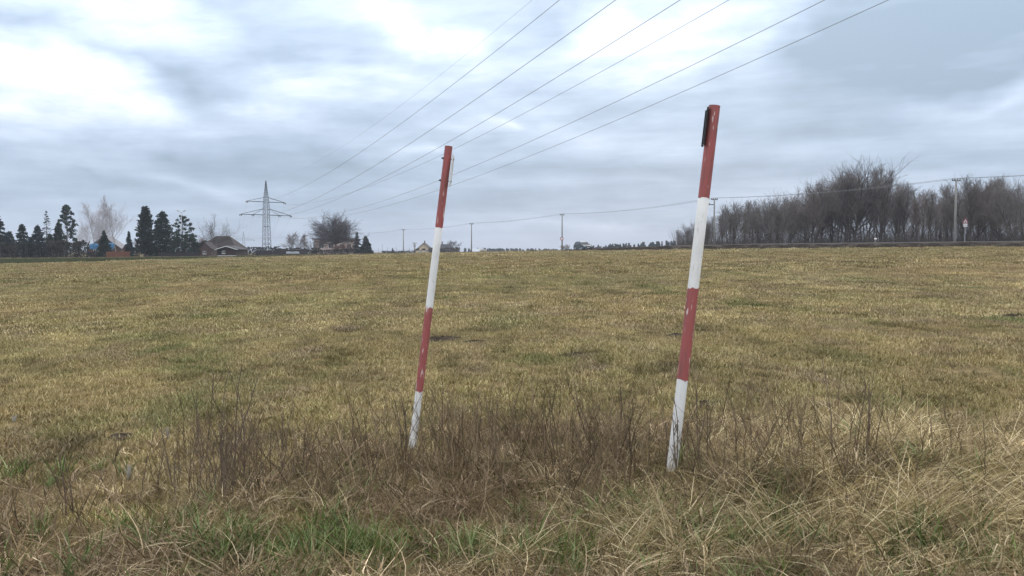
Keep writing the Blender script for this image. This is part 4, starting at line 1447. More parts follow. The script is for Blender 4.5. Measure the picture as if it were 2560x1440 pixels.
# ------------------------------------------------------------------ car
def build_car(loc, rz):
    e = empty('estate_car', loc, rz)
    # side profile, x forward
    Lc, Wc = 4.62, 1.78
    lower = [(-2.28, .30), (-2.31, .55), (-2.25, .80), (-2.20, .95), (1.0, .93), (1.35, .90), (1.95, .80), (2.22, .66), (2.30, .48), (2.24, .26)]
    b = MB()
    n = len(lower)
    hw = Wc / 2
    secs = [(-hw, .96), (-hw * .97, 1.0), (hw * .97, 1.0), (hw, .96)]
    ys = [-hw, -hw * .93, hw * .93, hw]
    for yi, y in enumerate(ys):
        for (x, z) in lower:
            k = .97 if yi in (0, 3) else 1.0
            b.v.append((x * k, y, z if yi in (1, 2) else (z - .03 if z > .7 else z)))
    for j in range(3):
        for i in range(n):
            i2 = (i + 1) % n
            b.f.append((j * n + i, j * n + i2, (j + 1) * n + i2, (j + 1) * n + i))
    b.f.append(tuple(range(n))); b.f.append(tuple(3 * n + i for i in range(n))[::-1])
    body = b.build('body', M_['car_paint'], e)
    bm = body.modifiers.new('bev', 'BEVEL'); bm.width = .05; bm.segments = 2; bm.limit_method = 'ANGLE'
    # cabin frame + roof
    cab = [(-2.17, .90), (-1.98, 1.32), (-1.70, 1.46), (-.2, 1.49), (.35, 1.44), (1.22, .90)]
    k = MB()
    for (s, inset) in ((-1, 0), (1, 0)):
        for (x, z) in cab:
            tt = (z - .9) / .6
            k.v.append((x, s * (hw * .95 - .20 * tt), z))
    m = len(cab)
    for i in range(m - 1):
        k.f.append((i, m + i, m + i + 1, i + 1))
    k.f.append(tuple(range(m))[::-1]); k.f.append(tuple(range(m, 2 * m)))
    cabin = k.build('cabin', M_['car_paint'], e)
    # glass set just proud
    def yside(x, z, s):
        return s * (hw * .95 - .20 * (z - .9) / .6 + .006)
    for s in (-1, 1):
        for quad in (((-1.98, .97), (-1.28, .97), (-1.28, 1.40), (-1.80, 1.36)), ((-1.20, .97), (-.30, .97), (-.30, 1.42), (-1.20, 1.41)), ((-.22, .97), (.98, .96), (.36, 1.37), (-.22, 1.42))):
            q = MB(); pts = [(x, yside(x, z, s), z) for x, z in quad]
            q.poly(pts if s < 0 else pts[::-1]); q.build('side_window', M_['glass_dark'], cabin)
        mr = MB(); mr.box(.72, .86, s * .98 - .09, s * .98 + .09, .98, 1.10); mr.build('mirror', M_['car_paint'], e)
        rl = MB(); rl.tube([(-1.7, s * .58, 1.47), (-1.55, s * .60, 1.53), (.0, s * .60, 1.54), (.15, s * .58, 1.48)], .02, 6); rl.build('roof_rail', M_['car_black'], e)
        hl = MB(); hl.box(2.02, 2.25, s * .66 - .17, s * .66 + .17, .60, .74); hl.build('headlight', M_['lamp_glass'], e)
        tl = MB(); tl.box(-2.30, -2.18, s * .74 - .1, s * .74 + .1, .62, .92); tl.build('tail_light', M_['sign_red'], e)
        hd = MB(); hd.box(-.52, -.36, s * .905 - .01, s * .905 + .012, .80, .83); hd.box(.42, .58, s * .905 - .01, s * .905 + .012, .80, .83); hd.build('door_handle', M_['car_black'], e)
    ws = MB(); ws.poly([(1.155, -.74, .955), (1.155, .74, .955), (.42, .60, 1.415), (.42, -.60, 1.415)]); o = ws.build('windscreen', M_['glass_dark'], cabin); o.location = (.016, 0, .010)
    gr = MB(); gr.box(2.20, 2.29, -.42, .42, .52, .64); gr.build('grille', M_['car_black'], e)
    bp = MB(); bp.box(2.10, 2.325, -.80, .80, .26, .40); bp.build('bumper', M_['car_black'], e)
    pl = MB(); pl.box(2.30, 2.335, -.26, .26, .415, .515); pl.build('number_plate', M_['sign_white'], e)
    for x in (-1.38, 1.42):
        for s in (-1, 1):
            t = MB(); t.tube([(x, s * .70, .32), (x, s * .905, .32)], .32, 20); w_ = t.build('wheel', M_['tyre'], e, False)
            r = MB(); r.tube([(x, s * .90, .32), (x, s * .915, .32)], .21, 16); r.build('rim', M_['alloy'], w_)
            a = MB(); a.tube([(x, s * .885, .34), (x, s * .892, .34)], .37, 20); a.build('wheel_arch', M_['car_black'], e)
    return tag(e, 'dark green-grey estate car driving along the road by the round sign', 'car')


pc = at(1430, 141)
i_ = int(np.argmin(np.linalg.norm(rs[:, :2] - np.array([pc.x, pc.y]), axis=1)))
cp = rs[i_] - rn[i_] * 1.4
fwd = -rd[i_]
build_car((float(cp[0]), float(cp[1]), float(cp[2]) + .04), math.atan2(fwd[1], fwd[0]))

# ------------------------------------------------------------------ the two leaning striped poles
def marker_pole(base_px, top_px, Y, dia, cuts, label, seed):
    """cuts: photo rows of the colour changes, from the top"""
    X0 = (base_px[0] - 1280) / F * Y
    zb = float(gz(X0, Y)) - .12
    # axis through two photo points at the same depth
    pt = Vector(((top_px[0] - 1280) / F * Y, Y, zpix(top_px[1], Y)))
    pb = Vector(((base_px[0] - 1280) / F * Y, Y, zpix(base_px[1], Y)))
    ax = (pt - pb).normalized()
    p0 = pb - ax * ((pb.z - zb) / ax.z)
    L = (pt - p0).length
    e = empty('striped_pole', p0)
    q = Vector((0, 0, 1)).rotation_difference(ax)
    e.rotation_mode = 'QUATERNION'
    e.rotation_quaternion = q
    r = dia / 2
    g = np.random.default_rng(seed)
    n = 40
    # open ended pipe with a wall
    b = MB()
    rings = [(r, 0), (r, L * .33), (r, L * .66), (r, L), (r * .9, L), (r * .9, L - .25)]
    for (rr, z) in rings:
        for k in range(n):
            a = 2 * math.pi * k / n
            b.v.append((rr * math.cos(a), rr * math.sin(a), z))
    for j in range(len(rings) - 1):
        for k in range(n):
            b.f.append((j * n + k, j * n + (k + 1) % n, (j + 1) * n + (k + 1) % n, (j + 1) * n + k))
    b.f.append(tuple((len(rings) - 1) * n + k for k in range(n)))
    pipe = b.build('pipe', MATS['pipe_white'], e, True)
    zs = [(zpix(c, Y) - p0.z) / ax.z for c in cuts]
    # red coats with brushed, slightly ragged edges
    for (zt, zl) in ((L + .0005, zs[0]), (zs[1], zs[2])):
        b = MB()
        m = 10
        top_rag = np.zeros(n) if zt > L - .01 else np.convolve(g.normal(0, .006, n + 4), [.2, .3, .3, .2], 'same')[2:-2] + np.where(g.uniform(size=n) < .12, .010, 0)
        lo_rag = np.convolve(g.normal(0, .006, n + 4), [.2, .3, .3, .2], 'same')[2:-2] - np.where(g.uniform(size=n) < .12, .012, 0)
        for j in range(m + 1):
            t = j / m
            for k in range(n):
                a = 2 * math.pi * k / n
                z = (zl + lo_rag[k]) * (1 - t) + (zt + top_rag[k]) * t
                b.v.append(((r + .0009) * math.cos(a), (r + .0009) * math.sin(a), z))
        for j in range(m):
            for k in range(n):
                b.f.append((j * n + k, j * n + (k + 1) % n, (j + 1) * n + (k + 1) % n, (j + 1) * n + k))
        b.build('red_band', MATS['pipe_red'], pipe, True)
    # rim of the open top
    b = MB()
    for rr in (r + .0012, r * .9 - .0005):
        for z in (L + .0015, L - .012 if rr < r else L + .001):
            for k in range(n):
                a = 2 * math.pi * k / n
                b.v.append((rr * math.cos(a), rr * math.sin(a), z))
    for (i0, i1) in ((0, 2), (2, 3)):
        for k in range(n):
            b.f.append((i0 * n + k, i0 * n + (k + 1) % n, i1 * n + (k + 1) % n, i1 * n + k))
    b.build('rim', MATS['roof_brown'], pipe)
    tag(e, label, 'marker pole', 'striped poles in the verge')
    return e, r, L, p0, ax


PL = marker_pole((1030.5, 1100), (1123, 366), 6.42, .0605, (568, 769, 977), 'thinner leaning red and white striped pole with a pale plate on its side', 5)
PR = marker_pole((1687, 1150), (1781.5, 265), 5.70, .0785, (495, 720, 949), 'thicker, taller leaning red and white striped pole with a black plate on its side', 6)


def side_plate(pole, ztop, zbot, Y, side, turn, width, m, backm, gap=.012, through=True):
    e, r, L, p0, ax = pole
    z1 = (zpix(ztop, Y) - p0.z) / ax.z; z0 = (zpix(zbot, Y) - p0.z) / ax.z
    M = Matrix.Rotation(turn, 4, 'Z')
    b = MB()
    # plate: thin board whose plane stands almost edge-on; folded rim
    x = side * (r + gap)
    b.box(x - .0025, x + .0025, -width * .5, width * .5, z0, z1, M)
    pl = b.build('plate', m, e)
    b = MB()
    b.box(x + side * .0026, x + side * .010, -width * .5, -width * .5 + .006, z0 + .003, z1 - .003, M)
    b.box(x + side * .0026, x + side * .010, width * .5 - .006, width * .5, z0 + .003, z1 - .003, M)
    b.build('folded_edge', backm, pl)
    for z in (z1 - .035, z0 + .035):
        if not through:
            break
        b = MB()
        b.tube([tuple(M @ Vector((side * (r + .026), 0, z))), tuple(M @ Vector((-side * (r + .018), 0, z)))], .0042, 8)
        b.tube([tuple(M @ Vector((-side * (r + .001), 0, z))), tuple(M @ Vector((-side * (r + .010), 0, z)))], .0095, 6)
        b.tube([tuple(M @ Vector((side * (r + .015), 0, z))), tuple(M @ Vector((side * (r + .022), 0, z)))], .0095, 6)
        b.build('bolt', MATS['steel'], e)


side_plate(PL, 386, 463, 6.42, 1, R(1.5), .125, MATS['sign_white'], MATS['sign_white'])
side_plate(PR, 272, 366, 5.70, -1, R(-8.0), .13, MATS['sign_black'], MATS['sign_black'], .006, False)

# ------------------------------------------------------------------ grass: tuft meshes and scatter
proto_col = bpy.data.collections.new('tuft_library')


def tuft_mesh(name, n, Rr, Lr, w, lean, curl, seed, seg=4, az_bias=None, az_spread=3.2, zmin=.004, wob=0.0, kink=0.0):
    """n grass blades growing from a disc of radius Rr"""
    g = np.random.default_rng(seed)
    rad = Rr * np.sqrt(g.uniform(0, 1, n)); th = g.uniform(0, 2 * math.pi, n)
    P = np.stack([rad * np.cos(th), rad * np.sin(th), np.full(n, -.01)], 1)
    a = g.uniform(0, 2 * math.pi, n) if az_bias is None else az_bias + g.normal(0, az_spread, n)
    t = R(1) * g.uniform(lean[0], lean[1], n)
    dt = R(1) * g.uniform(curl[0], curl[1], n) / seg
    L = g.uniform(Lr[0], Lr[1], n) * (1 - .3 * rad / max(Rr, 1e-6))
    tw = a + math.pi / 2 + g.normal(0, .7, n)
    ww = w * np.exp(g.normal(-.08, .38, n))
    rows = []
    for i in range(seg + 1):
        f = i / seg
        wi = ww * (1 - f ** 1.8) * (.65 + .7 * min(f * 3, 1) * .5)
        off = np.stack([np.cos(tw), np.sin(tw), np.zeros(n)], 1) * wi[:, None] * .5
        if i < seg:
            rows += [P - off, P + off]
        else:
            rows += [P]
        st = L / seg
        a = a + g.normal(0, wob, n)
        P = P + np.stack([np.sin(t) * np.cos(a), np.sin(t) * np.sin(a), np.cos(t)], 1) * st[:, None]
        P[:, 2] = np.maximum(P[:, 2], zmin + .02 * g.uniform(0, 1, n))
        t = t + dt
        if kink and i in (1, 2):
            kk = g.uniform(0, 1, n) < kink
            t = np.where(kk, t + R(1) * g.uniform(35, 90, n), t)
            a = np.where(kk, a + g.normal(0, .8, n), a)
        t = np.minimum(t, R(128))
    k = 2 * seg + 1
    V = np.stack(rows, 1).reshape(-1, 3)
    base = (np.arange(n) * k)
    fq = []
    for i in range(seg - 1):
        fq.append(np.stack([base + 2 * i, base + 2 * i + 1, base + 2 * i + 3, base + 2 * i + 2], 1))
    ft = np.stack([base + 2 * seg - 2, base + 2 * seg - 1, base + 2 * seg], 1)
    faces = np.concatenate(fq).tolist() + ft.tolist()
    o = mesh_obj(name, V, faces, BLADE, link=False)
    bl = np.repeat(g.uniform(0, 1, n), k).astype(np.float32)
    at_ = o.data.attributes.new('bl', 'FLOAT', 'POINT')
    at_.data.foreach_set('value', bl)
    return o


def stem_mesh(name, seed, H, nb, r=.0022, lean=.12, heads=True, fork=.35, wob=.06):
    """dry stalk with side twigs"""
    g = np.random.default_rng(seed)
    P0 = []; P1 = []; r0 = []; r1 = []

    def line(p, d, L, n, ra, rb, wob):
        pts = [p]
        for i in range(n):
            d = d + g.normal(0, wob, 3); d = d / np.linalg.norm(d)
            pts.append(pts[-1] + d * L / n)
            P0.append(pts[-2]); P1.append(pts[-1]); r0.append(ra + (rb - ra) * i / n); r1.append(ra + (rb - ra) * (i + 1) / n)
        return pts
    d = np.array([g.normal(0, lean), g.normal(0, lean), 1.0])
    pts = line(np.array([0, 0, -.02]), d / np.linalg.norm(d), H, 7, r, r * .45, wob)
    for i in range(nb):
        t = fork + (1 - fork) * g.uniform()
        s = min(int(t * 7), 6)
        p = pts[s] + (pts[s + 1] - pts[s]) * (t * 7 - s)
        a = g.uniform(0, 6.28)
        ot = g.uniform(.15, .7)
        d = np.array([math.cos(a) * ot, math.sin(a) * ot, 1.0]); d /= np.linalg.norm(d)
        q = line(p, d, H * g.uniform(.08, .28), 3, r * .5, r * .28, .1)
        if heads:
            for k in range(1):
                hp = q[-1] + g.normal(0, .004, 3)
                P0.append(hp - np.array([0, 0, .006])); P1.append(hp + np.array([0, 0, .008])); r0.append(.0020); r1.append(.0008)
    V, Fc = prisms(np.array(P0), np.array(P1), np.array(r0), np.array(r1))
    return V, Fc


def add_proto(o):
    proto_col.objects.link(o)
    return o


def scatter(name, P, rot, scl, pick, tcol, protos, label):
    """one object: points carrying instances of the given tuft meshes"""
    c = bpy.data.collections.new(name + '_kinds')
    for i, o in enumerate(protos):
        o.name = '%s_kind_%02d' % (name, i)
        c.objects.link(o)
    me = bpy.data.meshes.new(name)
    me.vertices.add(len(P))
    me.vertices.foreach_set('co', np.asarray(P, np.float32).ravel())
    for nm, typ, fld, arr in (('rot', 'FLOAT_VECTOR', 'vector', rot), ('scl', 'FLOAT', 'value', scl), ('pick', 'INT', 'value', pick), ('tc', 'FLOAT_VECTOR', 'vector', tcol)):
        a_ = me.attributes.new(nm, typ, 'POINT')
        a_.data.foreach_set(fld, np.asarray(arr, np.int32 if typ == 'INT' else np.float32).ravel())
    me.update()
    ob = bpy.data.objects.new(name, me)
    COL.objects.link(ob)
    ng = bpy.data.node_groups.new(name + '_nodes', 'GeometryNodeTree')
    ng.interface.new_socket('Geometry', in_out='INPUT', socket_type='NodeSocketGeometry')
    ng.interface.new_socket('Geometry', in_out='OUTPUT', socket_type='NodeSocketGeometry')
    gi = ng.nodes.new('NodeGroupInput'); go = ng.nodes.new('NodeGroupOutput')
    ci = ng.nodes.new('GeometryNodeCollectionInfo')
    ci.inputs['Collection'].default_value = c
    ci.inputs['Separate Children'].default_value = True
    ci.inputs['Reset Children'].default_value = True
    ip = ng.nodes.new('GeometryNodeInstanceOnPoints')
    ip.inputs['Pick Instance'].default_value = True

    def na(nm, typ):
        x = ng.nodes.new('GeometryNodeInputNamedAttribute'); x.data_type = typ
        x.inputs['Name'].default_value = nm
        return x.outputs[0]
    e2r = ng.nodes.new('FunctionNodeEulerToRotation')
    ng.links.new(na('rot', 'FLOAT_VECTOR'), e2r.inputs[0])
    ng.links.new(gi.outputs[0], ip.inputs['Points'])
    ng.links.new(ci.outputs[0], ip.inputs['Instance'])
    ng.links.new(na('pick', 'INT'), ip.inputs['Instance Index'])
    ng.links.new(e2r.outputs[0], ip.inputs['Rotation'])
    ng.links.new(na('scl', 'FLOAT'), ip.inputs['Scale'])
    ng.links.new(ip.outputs[0], go.inputs[0])
    md = ob.modifiers.new('scatter', 'NODES'); md.node_group = ng
    ob['kind'] = 'stuff'
    ob['label'] = label
    return ob


def wedge(n, y0, y1, g, slack=2.0, k=.70, pw=1.0):
    """random ground points spread evenly over the land between depths y0 and y1"""
    Y = np.sqrt(g.uniform(y0 ** 2, y1 ** 2, int(n)))
    X = g.uniform(-1, 1, int(n)) * (k * Y + slack)
    return X, Y


STRAW = np.array([.49, .395, .22]); OCHRE = np.array([.44, .315, .16]); GREY = np.array([.30, .23, .16])
OLIVE = np.array([.305, .275, .115]); GREEN = np.array([.17, .205, .08]); BROWN = np.array([.24, .168, .108]); DARK = np.array([.075, .055, .035])
PALE = np.array([.58, .48, .28])


def meadow_col(X, Y, g):
    n = len(X)
    a = fbm(X, Y * .55, 5.5, 21)
    b = fbm(X, Y * .6, 1.1, 31)
    c = fbm(X, Y * .45, 14, 41)
    d = fbm(X, Y * .6, .5, 51, 2)
    w_str = np.exp(3.0 * (b - .5)) * .9
    w_och = np.exp(5.0 * (a - .52)) * .9
    w_gry = np.exp(9.0 * (d - .55)) * .6
    w_olv = np.exp(3.0 * (c - .50)) * 1.25
    w_grn = np.exp(13.0 * (fbm(X, Y * .5, .9, 61) - .64)) * .6
    w = np.stack([w_str, w_och, w_gry, w_olv, w_grn], 1) * np.exp(g.normal(0, .55, (n, 5)))
    w = w / w.sum(1)[:, None]
    col = w @ np.stack([STRAW, OCHRE, GREY, OLIVE, GREEN])
    col = col * np.array([.925, .94, .94])
    return col * np.exp(g.normal(0, .16, n) + .3 * (fbm(X, Y * .5, 2.4, 131) - .5) - .55 * smooth((fbm(X, Y * .6, .42, 151) - .64) / .12) + .06 + .65 * (fbm(X, Y * .5, .6, 141) - .5))[:, None]


gS = np.random.default_rng(99)
# --- mown meadow, four rings of coarser and coarser tufts
RINGS = [
    ('meadow_grass', 4.2, 14.5, 95, dict(n=34, Rr=.12, Lr=(.03, .10), w=.0085, lean=(10, 75), curl=(0, 70)), 'short dry yellow-green meadow grass close behind the poles'),
    ('meadow_grass', 14.0, 34, 20, dict(n=70, Rr=.27, Lr=(.035, .095), w=.015, lean=(10, 72), curl=(0, 60)), 'short dry meadow grass in the middle of the field'),
    ('meadow_grass', 33, 80, 4.2, dict(n=120, Rr=.60, Lr=(.04, .10), w=.034, lean=(10, 70), curl=(0, 50)), 'dry meadow grass in the farther part of the field'),
    ('meadow_grass', 78, 172, 1.0, dict(n=170, Rr=1.25, Lr=(.05, .11), w=.070, lean=(10, 68), curl=(0, 40)), 'dry meadow grass along the far edge of the field'),
]
MOLES = [(1105, 850, .34), (1188, 856, .20), (1445, 888, .20), (2548, 792, .30), (295, 1091, .12), (1690, 838, .18), (1770, 1010, .16)]
mole_pos = [(ground_at(x, y), r) for x, y, r in MOLES]
for ri, (nm, y0, y1, dens, kw, lab) in enumerate(RINGS):
    area = (.70 * (y1 ** 2 - y0 ** 2)) + 4 * (y1 - y0)
    X, Y = wedge(area * dens, y0, y1, gS)
    keep = np.ones(len(X), bool)
    if ri >= 2:
        keep &= ~((Y > edge_y(X)) & (X < -4))
        # not on the road bank
        d2 = np.min((X[:, None] - rs[None, ::2, 0]) ** 2 + (Y[:, None] - rs[None, ::2, 1]) ** 2, 1)
        keep &= d2 > 64
        jj = np.argmin((X[:, None] - rs[None, ::2, 0]) ** 2 + (Y[:, None] - rs[None, ::2, 1]) ** 2, 1)
        side = (X - rs[::2][jj, 0]) * rn[::2][jj, 0] + (Y - rs[::2][jj, 1]) * rn[::2][jj, 1]
        keep &= ~((side > 0) == (((0 - rs[::2][jj, 0]) * rn[::2][jj, 0] + (0 - rs[::2][jj, 1]) * rn[::2][jj, 1]) < 0))
    if ri == 0:
        # thin and bare spots
        keep &= fbm(X, Y * .7, .8, 71) + gS.uniform(-.14, .14, len(X)) > .14
    if ri <= 1:
        for p, r_ in mole_pos:
            keep &= (X - p.x) ** 2 + ((Y - p.y) * 1.0) ** 2 > (r_ * .62) ** 2
    X, Y = X[keep], Y[keep]
    n = len(X)
    protos = [tuft_mesh('t', seed=1000 + ri * 10 + k, **kw) for k in range(4)]
    hgt = .7 + .7 * fbm(X, Y, 1.3, 81)
    rot = np.stack([gS.normal(0, .05, n), gS.normal(0, .05, n), gS.uniform(0, 6.28, n)], 1)
    scatter(nm, np.stack([X, Y, gz(X, Y) - .005], 1), rot, hgt * gS.uniform(.8, 1.2, n), gS.integers(0, 4, n), meadow_col(X, Y, gS), protos, lab)

# --- winter crop
n = 6200
X = gS.uniform(-125, -5, n); yl = edge_y(X); Y = yl + gS.uniform(0, 1, n) ** .8 * (8 + 78 * smooth((-4 - X) / 50))
col = np.array([[.085, .098, .048]]) * np.exp(gS.normal(0, .12, n))[:, None]
scatter('crop_rows', np.stack([X, Y, gz(X, Y) + .09], 1), np.stack([X * 0, X * 0, gS.uniform(0, 6.28, n)], 1), gS.uniform(.8, 1.1, n), gS.integers(0, 3, n), col,
        [tuft_mesh('t', n=260, Rr=1.3, Lr=(.05, .12), w=.03, lean=(5, 55), curl=(0, 40), seed=1200 + k) for k in range(3)], 'dark green winter crop beyond the dry meadow by the houses')
# --- brown tall grass on the road bank and by the houses
n = 5200
si = gS.integers(0, 70, n); so = gS.choice([-1, 1], n, p=[.75, .25]) * gS.uniform(4.4, 9.0, n)
X = rs[si, 0] + rn[si, 0] * so + gS.normal(0, .6, n); Y = rs[si, 1] + rn[si, 1] * so + gS.normal(0, .6, n)
f = np.clip((np.abs(so) - 3.6) / 5.4, 0, 1)
Z = rs[si, 2] * (1 - f) + gz(X, Y) * f - .1
col = np.array([[.085, .068, .055]]) * np.exp(gS.normal(0, .35, n))[:, None]
scatter('bank_grass', np.stack([X, Y, Z], 1), np.stack([X * 0, X * 0, gS.uniform(0, 6.28, n)], 1), gS.uniform(.6, 1.2, n), gS.integers(0, 3, n), col,
        [tuft_mesh('t', n=90, Rr=.55, Lr=(.10, .26), w=.026, lean=(0, 45), curl=(0, 60), seed=1220 + k) for k in range(3)], 'brown withered grass on the bank of the road')
n = 1800
px = gS.uniform(-20, 1400, n); Y = np.interp(px, [-20, 330, 600, 900, 1160, 1400], [154, 152, 150, 200, 180, 150]) + gS.normal(0, 1.5, n)
X = (px - 1280) / F * Y
col = STRAW[None] * .55 * np.exp(gS.normal(0, .3, n))[:, None] + BROWN[None] * .3
scatter('edge_grass', np.stack([X, Y, gz(X, Y)], 1), np.stack([X * 0, X * 0, gS.uniform(0, 6.28, n)], 1), gS.uniform(.5, 1.1, n), gS.integers(0, 2, n), col,
        [tuft_mesh('t', n=60, Rr=.4, Lr=(.15, .45), w=.02, lean=(0, 40), curl=(0, 60), seed=1240 + k) for k in range(2)], 'tall withered grass along the gardens at the field edge')

# ------------------------------------------------------------------ verge in front: long grasses, stalks
def gblob(X, Y, pts):
    """sum of soft blobs given as (photo x, photo y, radius across m, radius along m, amount)"""
    t = np.zeros(len(X))
    for (bx, by, rx, ry, amt) in pts:
        p = ground_at(bx, by)
        t += amt * np.exp(-(((X - p.x) / rx) ** 2 + ((Y - p.y) / ry) ** 2))
    return t


def pole_clear(X, Y):
    """1 close before and around the pole feet, where the growth is low"""
    t = np.zeros(len(X))
    for P in (PL, PR):
        p = P[3]
        dx_ = (X - p.x * Y / p.y) / .22
        dy_ = np.where(Y < p.y, (Y - p.y) / .75, (Y - p.y) / .3)
        t = np.maximum(t, np.exp(-dx_ ** 2 - dy_ ** 2))
    return t


def verge_pts(n, y0, y1):
    Y = gS.uniform(y0, y1, n); X = gS.uniform(-1, 1, n) * (.70 * Y + .8)
    return X, Y


GRN_SPOT = [(650, 1390, .55, .22, 1.2), (880, 1400, .40, .22, 1.3), (1250, 1400, .5, .2, .7), (1480, 1330, .35, .2, .6), (180, 1290, .35, .15, .15), (2420, 1400, .5, .25, .5), (1780, 1380, .3, .2, .5),
            (2050, 1380, .5, .2, .3), (20, 1210, .2, .18, .4), (240, 1190, .22, .18, .35), (400, 1330, .4, .2, .4)]
# matted dead grass
n = 4600
X, Y = verge_pts(n, 3.0, 7.2)
lim = 5.3 + 1.5 * smooth((X + 2.2) / 1.4)
soft = smooth((lim - Y) / 1.0 + .4)
keep = (gS.uniform(0, 1, n) < np.clip(soft + .06, 0, 1)) & (fbm(X, Y, .45, 97) + gS.uniform(-.12, .12, n) > .33)
X, Y = X[keep], Y[keep]; n = len(X)
v = fbm(X, Y, .8, 91); v2 = fbm(X, Y, .35, 95)
rightpale = smooth((X - .9) / 1.0)
w = np.stack([np.exp(4 * (v - .5)) * (.45 + 1.3 * rightpale), np.exp(4 * (v2 - .5)) * (1.15 - .6 * rightpale), np.full(n, .6), .35 + 0 * v], 1) * np.exp(gS.normal(0, .5, (n, 4)))
w /= w.sum(1)[:, None]
col = (w @ np.stack([STRAW * .9, BROWN, GREY * .8, OLIVE * .7]))
col *= np.exp(gS.normal(0, .32, n))[:, None]
protos = [tuft_mesh('t', n=(44, 30, 50, 24, 36)[k], Rr=(.13, .10, .16, .08, .2)[k], Lr=((.16, .40), (.25, .55), (.12, .3), (.2, .6), (.1, .3))[k], w=(.0050, .0065, .0045, .0085, .0055)[k], lean=((35, 92), (20, 80), (50, 98), (25, 88), (60, 102))[k], curl=(0, 80), seed=1300 + k, seg=5, wob=.30, kink=.35) for k in range(5)]
scatter('matted_grass', np.stack([X, Y, gz(X, Y) + gS.uniform(-.01, .05, n)], 1), np.stack([gS.normal(0, .12, n), gS.normal(0, .12, n), gS.uniform(0, 6.28, n)], 1),
        gS.uniform(.5, 1.1, n) * (1 - .75 * pole_clear(X, Y)), gS.integers(0, 5, n), col, protos, 'matted dead grass covering the verge around the striped poles')
# long pale straw heaps, flattened by the wind, on the side of the thicker pole
n = 2000
X, Y = verge_pts(n, 3.6, 6.9)
wgt = gblob(X, Y, [(2350, 1150, 1.0, .8, 1.0), (2050, 1230, .9, .6, .7), (1900, 1350, .8, .4, .6), (2500, 1300, .8, .5, .7), (1600, 1400, .6, .25, .7), (1300, 1420, .5, .2, .6), (720, 1270, .22, .2, .5), (2000, 1120, .8, .4, .7)])
keep = gS.uniform(0, 1, n) < wgt * (1 - pole_clear(X, Y))
X, Y = X[keep], Y[keep]; n = len(X)
pf = gS.uniform(0, 1, n)[:, None]
col = (PALE[None] * pf + STRAW[None] * (1 - pf)) * (gS.uniform(.40, .95, n) + .25 * smooth((X - 1.2) / .8))[:, None] + OLIVE[None] * .15
protos = [tuft_mesh('t', n=42, Rr=.10, Lr=(.35, .80), w=.0066, lean=(35, 75), curl=(25, 75), seed=1330 + k, seg=6, az_bias=0.0, az_spread=.6, wob=.10, kink=.15) for k in range(4)]
scatter('straw_heaps', np.stack([X, Y, gz(X, Y) + .01], 1), np.stack([gS.normal(0, .1, n), gS.normal(0, .1, n), np.where(gS.uniform(size=n) < .62, gS.normal(-.35, .5, n), gS.normal(2.9, .7, n))], 1),
        gS.uniform(.45, 1.05, n), gS.integers(0, 4, n), col, protos, 'long pale flattened straw beside the thicker striped pole')
# fresh green grass
n = 4200
X, Y = verge_pts(n, 3.0, 6.0)
keep = gS.uniform(0, 1, n) < gblob(X, Y, GRN_SPOT) * .52 + .02 + .04 * smooth((4.4 - Y) / .5)
X, Y = X[keep], Y[keep]; n = len(X)
col = (GREEN[None] * gS.uniform(.55, 1.15, n)[:, None] * np.array([[.85, 1.0, .9]]) + OLIVE[None] * .22 * gS.uniform(0, 1, n)[:, None])
protos = [tuft_mesh('t', n=26, Rr=.06, Lr=(.14, .36), w=.0080, lean=(5, 45), curl=(20, 80), seed=1360 + k, seg=5) for k in range(4)]
scatter('green_grass', np.stack([X, Y, gz(X, Y)], 1), np.stack([gS.normal(0, .1, n), gS.normal(0, .1, n), gS.uniform(0, 6.28, n)], 1),
        gS.uniform(.7, 1.15, n), gS.integers(0, 4, n), col, protos, 'fresh green grass tufts along the lower edge of the verge')
# thin brown weed stalks, too many to count
n = 4600
X, Y = verge_pts(n, 4.2, 7.0)
wgt = gblob(X, Y, [(580, 1190, .36, .30, .75), (560, 1120, .4, .3, .2), (1000, 1180, .55, .45, .8), (1250, 1180, .7, .55, .75), (1480, 1180, .6, .5, .65), (860, 1230, .5, .4, .55), (1750, 1230, .7, .5, .5), (2050, 1200, .9, .6, .35), (1350, 1090, .9, .4, .45), (1850, 1080, .6, .4, .3), (330, 1200, .3, .3, .25), (60, 1370, .5, .3, .4)])
keep = gS.uniform(0, 1, n) < wgt * .9 * (1 - .85 * pole_clear(X, Y))
X, Y = X[keep], Y[keep]; n = len(X)
protos = []
for k in range(6):
    V_, F_ = stem_mesh('s', 1400 + k, [.34, .42, .5, .58, .46, .38][k], [4, 5, 6, 3, 8, 2][k], r=.0030, lean=.24, wob=.10)
    protos.append(mesh_obj('s', V_, F_, BLADE, link=False))
    a_ = protos[-1].data.attributes.new('bl', 'FLOAT', 'POINT'); a_.data.foreach_set('value', np.full(len(V_), .35, np.float32))
tf = (gS.uniform(0, 1, n) ** 1.3)[:, None]
col = (np.array([[.19, .142, .100]]) * (1 - tf) + np.array([[.50, .39, .26]]) * tf) * np.exp(gS.normal(0, .3, n))[:, None]
scatter('weed_stalks', np.stack([X, Y, gz(X, Y)], 1), np.stack([gS.normal(0, .12, n), gS.normal(0, .12, n), gS.uniform(0, 6.28, n)], 1),
        gS.uniform(.6, 1.35, n), gS.integers(0, 6, n), col, protos, 'thin brown dry weed stalks standing in the verge between the poles')

